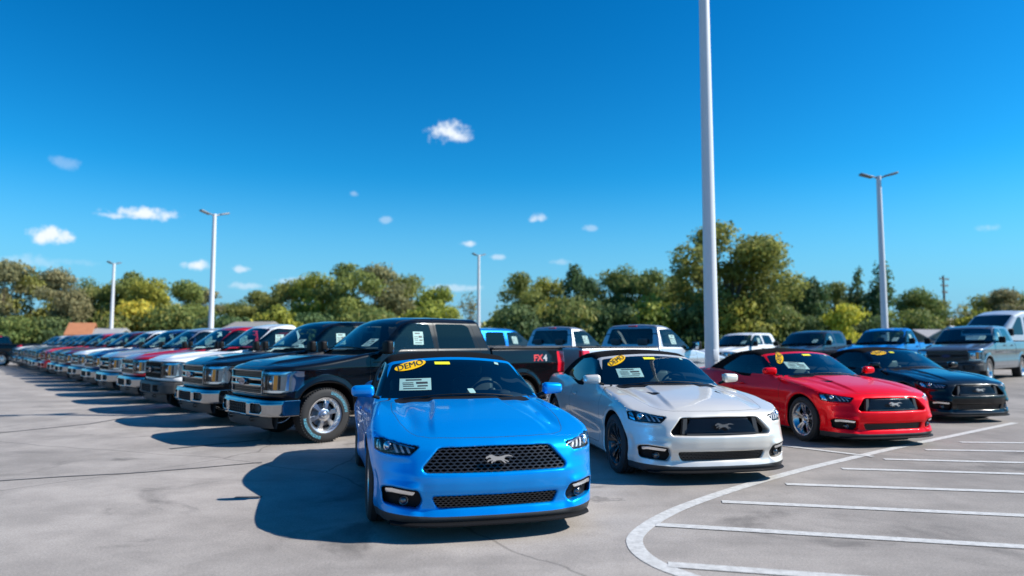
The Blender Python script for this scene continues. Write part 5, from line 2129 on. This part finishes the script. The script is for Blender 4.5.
def house(name, x, y, w, dp, h, roof_h, wall_c, roof_c, rz, label, cat='house', win=3):
    root = empty(name, (x, y, -.05), rz)
    tag(root, label, cat, 'buildings beyond the lot')
    wm = pmat('wall_%d_%d_%d' % tuple(int(c * 99) for c in wall_c), wall_c, rough=.8, noise=.08, nscale=1.5)
    rm = pmat('roof_%d_%d_%d' % tuple(int(c * 99) for c in roof_c), roof_c, rough=.8, noise=.25, nscale=3)
    bm = bmesh.new()
    bm_prism(bm, [(-dp / 2, 0), (dp / 2, 0), (dp / 2, h), (0, h + roof_h), (-dp / 2, h)], lambda u, v, q: (q - w / 2, u, v), w)
    link_mesh('wall', bm_mesh('wall', bm, wm, smooth=False), root)
    bm = bmesh.new()
    e = .35
    k = roof_h / (dp / 2)
    prof = [(-dp / 2 - e, h - e * k + .02), (0, h + roof_h + .02), (dp / 2 + e, h - e * k + .02), (dp / 2 + e, h - e * k + .20), (0, h + roof_h + .22), (-dp / 2 - e, h - e * k + .20)]
    bm_prism(bm, prof, lambda u, v, q: (q - w / 2 - e, u, v), w + 2 * e)
    link_mesh('roof', bm_mesh('roof', bm, rm, smooth=False), root)
    for i in range(win):
        bm = bmesh.new()
        xx = -w / 2 + w * (i + .5) / win
        bm_box(bm, (xx, -dp / 2 - .02, h * .58), (w / win * .35, .06, h * .34), .01)
        wi = link_mesh('window', bm_mesh('window', bm, pmat('window_dark', (.02, .025, .03), rough=.1, coat=1.0)), root)
        bm = bmesh.new()
        for dz in (-1, 1):
            bm_box(bm, (xx, -dp / 2 - .03, h * .58 + dz * h * .18), (w / win * .42, .09, .09), .01)
        link_mesh('frame', bm_mesh('frame', bm, pmat('trim_white', (.7, .7, .68), rough=.6)), wi)
    return root


house('house', at_px(83, 66), 66, 1.5, 3.0, 2.3, .9, (.55, .50, .45), (.38, .15, .07), .35, 'house with an orange roof beyond the far left end of the lot')
house('house', at_px(108, 67), 67, 2.8, 4, 2.1, .6, (.62, .62, .60), (.30, .30, .31), .1, 'low pale house just right of the orange-roofed house')
house('shed', at_px(255, 66), 66, 3.4, 4, 2.7, .6, (.34, .31, .28), (.27, .25, .23), -.2, 'low pale-roofed shed between the bushes above the white pickup', 'shed')
house('warehouse', at_px(496, 96), 96, 7, 7, 3.2, .8, (.42, .50, .58), (.45, .52, .60), .1, 'pale blue-grey building in the gap right of the middle light pole', 'building')
house('barn', at_px(929, 68), 68, 3.6, 4, 1.7, .9, (.20, .20, .22), (.22, .22, .24), .3, 'dark grey barn above the gap between the blue and the grey pickup', 'barn')
house('barn', at_px(951, 66), 66, 2.8, 3.6, 1.8, 1.1, (.42, .42, .43), (.40, .40, .42), .9, 'light grey barn above the cab of the grey pickup', 'barn')
house('house', at_px(956, 112), 112, 7, 6, 3.6, 1.6, (.70, .68, .64), (.62, .55, .50), .2, 'small cream house in the gap by the utility pole')

ux, uy = at_px(945, 95), 95
root = tag(empty('utility_pole', (ux, uy, 0), .5), 'slim wooden utility pole with cross arms in the gap on the right', 'utility pole')
bm = bmesh.new()
bm_lathe(bm, [(0, .19), (10.6, .12), (10.6, .001)], 12, 'Z')
link_mesh('pole', bm_mesh('pole', bm, pmat('old_wood', (.12, .10, .085), rough=.9, noise=.3, nscale=3)), root)
for z, w in ((10.1, 2.2), (9.2, 1.7), (8.3, 1.2)):
    bm = bmesh.new()
    bm_box(bm, (0, -.12, z), (w, .10, .14), .01)
    a = link_mesh('cross_arm', bm_mesh('cross_arm', bm, MATS['old_wood']), root)
    bm = bmesh.new()
    for s in (-.9, -.45, .45, .9):
        bm_lathe(bm, [(z + .07, .04), (z + .20, .05), (z + .24, .02), (z + .24, .001)], 8, 'Z', (s * w / 2, -.12, 0))
    link_mesh('insulators', bm_mesh('insulators', bm, pmat('porcelain', (.3, .2, .15), rough=.2)), a)

# ------------------------------------------------------------------ the cars for sale
PAINTS = {
    'blue': paint('paint_vivid_blue', (0.0, 0.28, 0.77), metal=.5, coat=.7),
    'white': paint('paint_silver_white', (.70, .66, .60), metal=.35, rough=.35),
    'red': paint('paint_candy_red', (.82, .001, .010), metal=.3, rough=.3, coat=.35),
    'black': paint('paint_black', (.003, .0035, .005), metal=0.0, rough=.25),
    'oxford': paint('paint_oxford_white', (.74, .75, .75), metal=0.0),
    'silver': paint('paint_silver', (.46, .48, .51), metal=.6, rough=.35),
    'ruby': paint('paint_ruby', (.48, .006, .022), metal=.4, rough=.3),
    'maroon': paint('paint_maroon', (.13, .006, .016), metal=.4, rough=.3),
    'navy': paint('paint_navy', (.010, .035, .14), metal=.4, rough=.3),
    'steel': paint('paint_steel_blue', (.10, .17, .25), metal=.5, rough=.35),
    'grey': paint('paint_grey', (.13, .15, .175), metal=.6, rough=.35),
    'bright': paint('paint_bright_red', (.58, .008, .015), metal=.1, rough=.3),
    'charcoal': paint('paint_charcoal', (.035, .035, .042), metal=.5, rough=.3),
    'sky': paint('paint_lightning_blue', (.004, .17, .55), metal=.35, rough=.3),
}


def sticker(root, name, f, poly, start, d, mat, off=.004, res=.03):
    return part_obj(name, [(patch(f, poly, start, d, off, res), 0)], [mat], root)


def price_sheet(root, f, cu, cv, w, h, rot, start, d, y0, axis='xz', name='window_sticker'):
    o = sticker(root, name, f, quad_poly(cu, cv, w, h, rot, .012), start, d, M_PAPER, .003)
    bars = []
    c, s = math.cos(rot), math.sin(rot)
    for a, b, ww, hh in ((-.02, .36, .5, .10), (-.22, .12, .34, .05), (-.22, -.02, .34, .05), (-.22, -.16, .34, .05), (.22, .10, .36, .16), (.22, -.16, .32, .10), (-.05, -.36, .7, .06)):
        bars.append((patch(f, quad_poly(cu + a * w * c - b * h * s, cv + a * w * s + b * h * c, ww * w, hh * h, rot), start, d, .0055, .05), 0))
    part_obj('print', bars, [M_INK], o)
    return o


conv0 = build_convertible()


def gt_grille(root):
    """finer mesh with two upright slats and a brighter sill"""
    o = link_mesh('grille_mesh', honeycomb([(u * .72, v) for u, v in GRILLE], .028, .0125, .0028, .05, .03), root)
    for s in (-1, 1):
        bm = bmesh.new()
        y = -.868 + float(_nose_plan(np.array([.43]))[0]) + .07
        bm_prism(bm, [(s * .395, .525), (s * .445, .522), (s * .420, .682), (s * .375, .685)], lambda u, v, w: (u, y + w + (.66 - v) * -.12, v), .05)
        link_mesh('grille_slat', bm_mesh('grille_slat', bm, M_GREYPL), root)
    bm = bmesh.new()
    row = []
    for x in np.linspace(-.40, .40, 15):
        y = -.868 + float(_nose_plan(np.array([abs(x)]))[0]) + .035
        row.append([bm.verts.new((x, y + a, .526 + b)) for a, b in ((0, -.006), (0, .006), (.03, .006), (.03, -.006))])
    for A, B in zip(row, row[1:]):
        for i in range(4):
            bm.faces.new((A[i], A[(i + 1) % 4], B[(i + 1) % 4], B[i]))
    link_mesh('grille_sill', bm_mesh('grille_sill', bm, M_SATIN), root)
    return o


def hood_vents(root):
    for s in (-1, 1):
        q = [(s * .36, -.02), (s * .44, .03), (s * .45, .20), (s * .38, .12)]
        st = lambda u, v: np.stack([u, v, np.full_like(u, 1.4)], 1)
        m = patch(must_outer, q, st, (0, 0, -1), .003, .02)
        part_obj('hood_vent', [(m, 0)], [M_PLASTIC], root)


M_RIMBLK = pmat('rim_black', (.012, .012, .013), rough=.22, coat=.6)
M_RIMMACH = MATS['rim_machined']
M_HORSEDK = pmat('emblem_dark', (.22, .22, .23), rough=.25, metal=.8)
gt0 = copy_tree(conv0)
for ch in list(gt0.children):
    if ch.name.startswith('grille_mesh'):
        remove_tree(ch)
gt_grille(gt0)
hood_vents(gt0)

GRP_C = 'convertibles for sale in the front row'
CARS = {}
for key, src, xyz, rz, label, rim, horse in (
        ('blue', conv0, (-.32, 6.29, 0), 14.4, 'bright blue convertible with black soft top and a shiny horse emblem in its honeycomb grille', 'double', None),
        ('white', gt0, (2.10, 8.41, 0), 10.9, 'silver white convertible with black wheels and a dark emblem in its grille', 'multi', M_HORSEDK),
        ('red', gt0, (5.34, 11.05, 0), 13.7, 'red convertible with black soft top and bright ten-spoke wheels', 'double', None),
        ('black', gt0, (8.63, 14.09, 0), 11.4, 'black convertible parked beyond the red one, at the right end of the front row', 'multi', None)):
    c = src if key == 'blue' else copy_tree(src, None, {'paint_vivid_blue': PAINTS[key], **({'emblem_chrome': M_HORSEDK} if horse else {})})
    c.location = xyz
    c.rotation_euler = (0, 0, R(rz))
    tag(c, label, 'convertible', GRP_C)
    if rim == 'multi':
        for o in c.children_recursive:
            if o.name.split('.')[0] == 'rim':
                o.data = rim_mesh('multi', .125, .245, M_RIMBLK)
    CARS[key] = c
remove_tree(gt0)

st_xz = f_xz(-.4)
DY = (0, 1, 0)
for key, (du, dv, drot, dl), (mu, mv, mrot), (yu, yv, yc) in (
        ('blue', (-.455, 1.258, R(14), .165), (-.44, 1.085, R(2)), (-.13, 1.283, M_YELLOW)),
        ('white', (-.465, 1.255, R(24), .150), (-.40, 1.105, R(2)), (-.03, 1.285, M_LIME)),
        ('red', (-.485, 1.235, R(42), .135), (-.36, 1.115, R(-3)), (.02, 1.285, M_LIME)),
        ('black', (-.455, 1.275, R(8), .150), (-.40, 1.10, R(0)), (-.20, 1.288, M_LIME))):
    c = CARS[key]
    o = sticker(c, 'demo_sticker', must_gh, ellipse(du, dv, dl, .038, drot), st_xz, DY, M_YELLOW, .005, .02)
    link_mesh('lettering', text_patch('DEMO', .070, must_gh, du, dv, -.4, drot, M_INK, .009, bold=0.0, sx=1.35 * dl / .16, shear=.1), o)
    if key != 'black':
        price_sheet(c, must_gh, mu, mv, .30, .105, mrot, st_xz, DY, -.4)
    sticker(c, 'yellow_strip', must_gh, quad_poly(yu, yv, .155 if key != 'black' else .09, .026, 0, .0), st_xz, DY, M_LIME, .005, .03)
    sticker(c, 'small_sticker', must_gh, quad_poly(.47, 1.272, .045, .022, R(-12)), st_xz, DY, M_PAPER, .005, .03)
    if key == 'blue':
        sticker(c, 'permit_card', must_gh, rounded(quad_poly(.085, 1.025, .062, .040, 0, -.008), .01), st_xz, DY, M_PAPER, .005, .02)

# ---------------------------------------------------------------- pickups
crew0, crew_f = build_pickup(3.24, 3.98, 5.24)
reg0, reg_f = build_pickup(2.22, 3.58, 4.95, True)
for root, f in ((crew0, crew_f), (reg0, reg_f)):
    price_sheet(root, f, .56, 1.50, .16, .12, 0, f_xz(-.2), DY, 0, name='windshield_sheet')
    for s in (-1, 1):
        price_sheet(root, f, 1.72 if root is crew0 else 1.62, 1.575, .20, .22, 0, f_yz(s * 1.5), (-s, 0, 0), 0)
DARKEN = {'chrome': M_GREYPL, 'satin_metal': M_PLASTIC}
BODYCOL = lambda p: {'chrome': p}
GRP_P = 'pickups parked in the long row on the left'
ROW = [
    ('crew', 'black', None, 'nearest black pickup of the row, teal lettering on its front tyre, behind the blue convertible'),
    ('crew', 'black', None, 'second black pickup, between the nearest black one and the white one with grey bumper'),
    ('reg', 'oxford', DARKEN, 'white pickup with plain grey bumper and dark grille, third of the row'),
    ('crew', 'ruby', None, 'dark red pickup with chrome bumper, behind the white one with the grey bumper'),
    ('crew', 'silver', {'satin_metal': M_PLASTIC}, 'silver pickup with dark grille mesh, between the dark red and the navy one'),
    ('crew', 'navy', None, 'navy blue pickup between the silver one and the second white one'),
    ('crew', 'oxford', None, 'white pickup with chrome bumper, between the navy and the maroon one'),
    ('crew', 'maroon', None, 'very dark maroon pickup behind the white one with the chrome bumper'),
    ('crew', 'charcoal', None, 'charcoal pickup between the maroon and the bright red one'),
    ('crew', 'bright', {'chrome': PAINTS['bright']}, 'bright red pickup with red bumper, halfway down the row'),
    ('crew', 'black', None, 'black pickup just beyond the bright red one'),
    ('crew', 'steel', None, 'steel blue pickup beyond the black one next to the bright red'),
    ('crew', 'silver', None, 'silver pickup in the far half of the row, just beyond the steel blue one'),
    ('crew', 'grey', None, 'grey pickup in the far half of the row, beyond the silver one'),
    ('crew', 'oxford', None, 'white pickup last but one at the far left end of the row'),
    ('crew', 'steel', None, 'steel blue pickup at the far left end of the row'),
]
YAW_T = -48.5
T1 = Vector((-3.45, 11.40))
STEP = Vector((-.634, .773)) * 2.94
SRC = {'crew': crew0, 'reg': reg0}
jit = random.Random(3)
first = None
for k, (kind, pc, ex, label) in enumerate(ROW):
    subs = {'paint_black': PAINTS[pc]}
    if ex:
        subs.update(ex)
    t = copy_tree(SRC[kind], None, subs)
    p = T1 + STEP * k
    j = (0, 0) if k < 2 else (jit.uniform(-.06, .06), jit.uniform(-.12, .12))
    t.location = (p.x + j[0], p.y + j[1], 0)
    t.rotation_euler = (0, 0, R(YAW_T + (0 if k < 2 else jit.uniform(-.8, .8))))
    tag(t, label, 'pickup', GRP_P)
    if k == 0:
        first = t

# raised lettering on the tyres and the badge on the bed side of the nearest pickup
for o in list(first.children):
    if o.name.split('.')[0] == 'tyre' and o.location.x > 0:
        bm = bmesh.new()
        w = .1375
        xs_, rm_ = w * 1.02, (TWR + .262) / 2 + .004
        glyph = random.Random(4)
        for a0, nl in ((.30, 9), (3.44, 9)):
            for k in range(nl):
                t_ = a0 + k * .142
                for jj in range(3):
                    tt = t_ + (jj - 1) * .034
                    vs = bm_box(bm, (0, 0, 0), (.005, .010 if jj != 1 else .026, .046 if jj != 1 else .011), .001, seg=1)
                    dz = 0 if jj != 1 else glyph.choice((-.018, 0, .018))
                    bmesh.ops.transform(bm, matrix=Matrix.Rotation(-tt, 4, 'X') @ Matrix.Translation((xs_, 0, rm_ + dz)), verts=vs)
        link_mesh('raised_lettering', bm_mesh('raised_lettering', bm, M_TEAL, smooth=False), o)
bd = empty('bed_badge')
bd.parent = first
for txt, yy, m in (('FX', 4.42, pmat('badge_red', (.55, .02, .02), rough=.4)), ('4', 4.615, pmat('badge_grey', (.35, .36, .38), rough=.4))):
    link_mesh('lettering', text_patch(txt, .165, crew_f, yy, 1.20, 1.5, 0, m, .003, bold=.006, sx=1.25, shear=.1, d=(-1, 0, 0), axis='yz'), bd)

# pickups backed up to the row, seen from behind
HEAD = Vector((math.sin(R(-YAW_T)), math.cos(R(-YAW_T))))      # tail-ward direction of the row = nose-ward of these
OPP = [
    ('reg', 'silver', Vector((1.47, 14.75)), 0, 'silver pickup seen from behind, tail to tail with the nearest black pickup, right of two'),
    ('reg', 'silver', Vector((1.47, 14.75)), 1, 'silver pickup seen from behind, its cab above the tailgate of the nearest black pickup'),
    ('crew', 'sky', Vector((1.25, 14.60)), 2, 'blue pickup with its rear window showing above the bed of the nearest black pickup'),
]
for kind, pc, c0, k, label in OPP:
    src = SRC[kind]
    t = copy_tree(src, None, {'paint_black': PAINTS[pc]})
    rear = 4.95 if kind == 'reg' else 5.24
    a = R(YAW_T + 180)
    corner = c0 + STEP * k
    lx, ly = -.97, rear
    t.location = (corner.x - (math.cos(a) * lx - math.sin(a) * ly), corner.y - (math.sin(a) * lx + math.cos(a) * ly), 0)
    t.rotation_euler = (0, 0, a)
    tag(t, label, 'pickup', 'pickups backed up to the row')

# pickups behind the right half of the front row
for kind, pc, ex, (x, y), label in (
        ('crew', 'grey', {'chrome': M_GREYPL}, (14.9, 23.6), 'grey pickup at the right, behind the black convertible and before the white van'),
        ('reg', 'sky', None, (13.2, 25.9), 'bright blue pickup behind the red and the black convertible, below the right light pole'),
        ('crew', 'charcoal', {'chrome': M_GREYPL}, (11.2, 28.2), 'charcoal pickup between the white and the bright blue pickup on the right'),
        ('crew', 'oxford', {'chrome': PAINTS['oxford']}, (9.2, 30.9), 'white pickup standing just right of the tall thick light pole')):
    t = copy_tree(SRC[kind], None, {'paint_black': PAINTS[pc], **(ex or {})})
    t.location = (x, y, float(rise(x, y)))
    t.rotation_euler = (0, R(-1.2), R(YAW_T))
    tag(t, label, 'pickup', 'pickups behind the convertibles on the right')

# dark pickup far left, facing away from the row, and a few more roofs beyond
t = copy_tree(crew0, None, {'chrome': M_PLASTIC})
t.location = (-36.9, 46.5, 0)
t.rotation_euler = (0, 0, R(-92))
tag(t, 'dark pickup at the left edge of the picture with its tail towards the row', 'pickup')
remove_tree(crew0)
remove_tree(reg0)


# ---------------------------------------------------------------- the white van at the right edge
def build_van():
    root = empty('van')

    def f(P):
        ax, y, z = np.abs(P[:, 0]), P[:, 1], P[:, 2]
        W = np.interp(z, [.3, .5, 1.1, 1.3, 2.1, 2.4], [.90, .97, .98, .965, .86, .80])
        W = W - .10 * sstep(-.3, -.95, y)
        T = np.interp(y, [-1.2, -.95, -.75, .35, 1.25, 1.7, 5.0, 5.2], [.80, .98, 1.10, 1.32, 2.15, 2.30, 2.32, 2.28]) - .05 * (ax / .8) ** 2
        d = smax((ax - W) * .95, (z - T) * .75, .12)
        d = smax(d, (-.98 + .28 * (ax / .9) ** 3 + .10 * sstep(.55, 1.1, z) - y) * .9, .08)
        d = smax(d, y - 4.75 + .08 * sstep(1.1, 2.2, z), .10)
        d = smax(d, .38 - z, .04)
        for wy in (0, 3.3):
            d = smax(d, -np.maximum(np.hypot(y - wy, z - .36) - .43, .60 - ax), .02)
        return d
    m = sdf_mesh(f, (-1.1, -1.1, .3), (1.1, 4.9, 2.5), .04)
    V = m[0]
    wins = [rounded(q, .06) for q in ([(.75, 1.32), (1.55, 1.32), (1.55, 2.02), (1.38, 2.02)], [(1.68, 1.32), (2.72, 1.32), (2.72, 2.02), (1.68, 2.02)], [(2.84, 1.32), (3.80, 1.32), (3.80, 2.02), (2.84, 2.02)], [(3.92, 1.32), (4.55, 1.32), (4.50, 2.02), (3.92, 2.02)])]

    def fs(V):
        q = np.min([polysd(V[:, 1], V[:, 2], w) for w in wins], axis=0)
        return np.maximum(q, .5 - np.abs(V[:, 0]))
    side, m = clip(m, fs(m[0]))
    V = m[0]
    wnd, m = clip(m, np.maximum(np.maximum(np.abs(V[:, 0]) - .76, np.abs(V[:, 2] - 1.74) - .36), V[:, 1] - 1.35))
    V = m[0]
    low, m = clip(m, V[:, 2] - .50)
    PV = paint('paint_van_white', (.48, .53, .58), metal=0.0)
    part_obj('body_shell', [(m, 0), (low, 1)], [PV, M_GREYPL], root)
    dk = pmat('van_glass', (.01, .014, .018), rough=.04, coat=1.0)
    part_obj('windshield', [(wnd, 0)], [dk], root)
    for s in (-1, 1):
        a, _ = clip(side, -s * side[0][:, 0])
        for q in wins:
            b, a = clip(a, polysd(a[0][:, 1], a[0][:, 2], q) - .01)
            if len(b[2]):
                part_obj('side_window', [(b, 0)], [dk], root)
        bm = bmesh.new()
        bm_box(bm, (s * .70, -.86, .86), (.26, .16, .20), .05, seg=3)
        link_mesh('headlight', bm_mesh('headlight', bm, M_WHITEL), root)
        bm = bmesh.new()
        bm_box(bm, (s * 1.08, .72, 1.42), (.18, .12, .28), .04, seg=3)
        link_mesh('side_mirror', bm_mesh('side_mirror', bm, M_PLASTIC), root)
        bm = bmesh.new()
        bm_box(bm, (s * .90, 4.72, 1.25), (.08, .10, .42), .02)
        link_mesh('tail_light', bm_mesh('tail_light', bm, M_RED), root)
    bm = bmesh.new()
    bm_box(bm, (0, -.97, .52), (1.5, .14, .20), .05, seg=3)
    bm_box(bm, (0, -.95, .82), (.9, .10, .14), .02)
    link_mesh('front_bumper', bm_mesh('front_bumper', bm, M_GREYPL), root)
    for wy in (0, 3.3):
        for s in (-1, 1):
            wheel(root, wy, .35, s, .35, .22, .21, 'double', M_SATIN, xc=.84)
    return root


van = build_van()
van.location = (20.6, 31.5, float(rise(20.6, 31.5)))
van.rotation_euler = (0, 0, R(-72))
van.scale = (1.14, 1.14, 1.14)
tag(van, 'tall white van with dark side windows cut by the right edge of the picture', 'van')
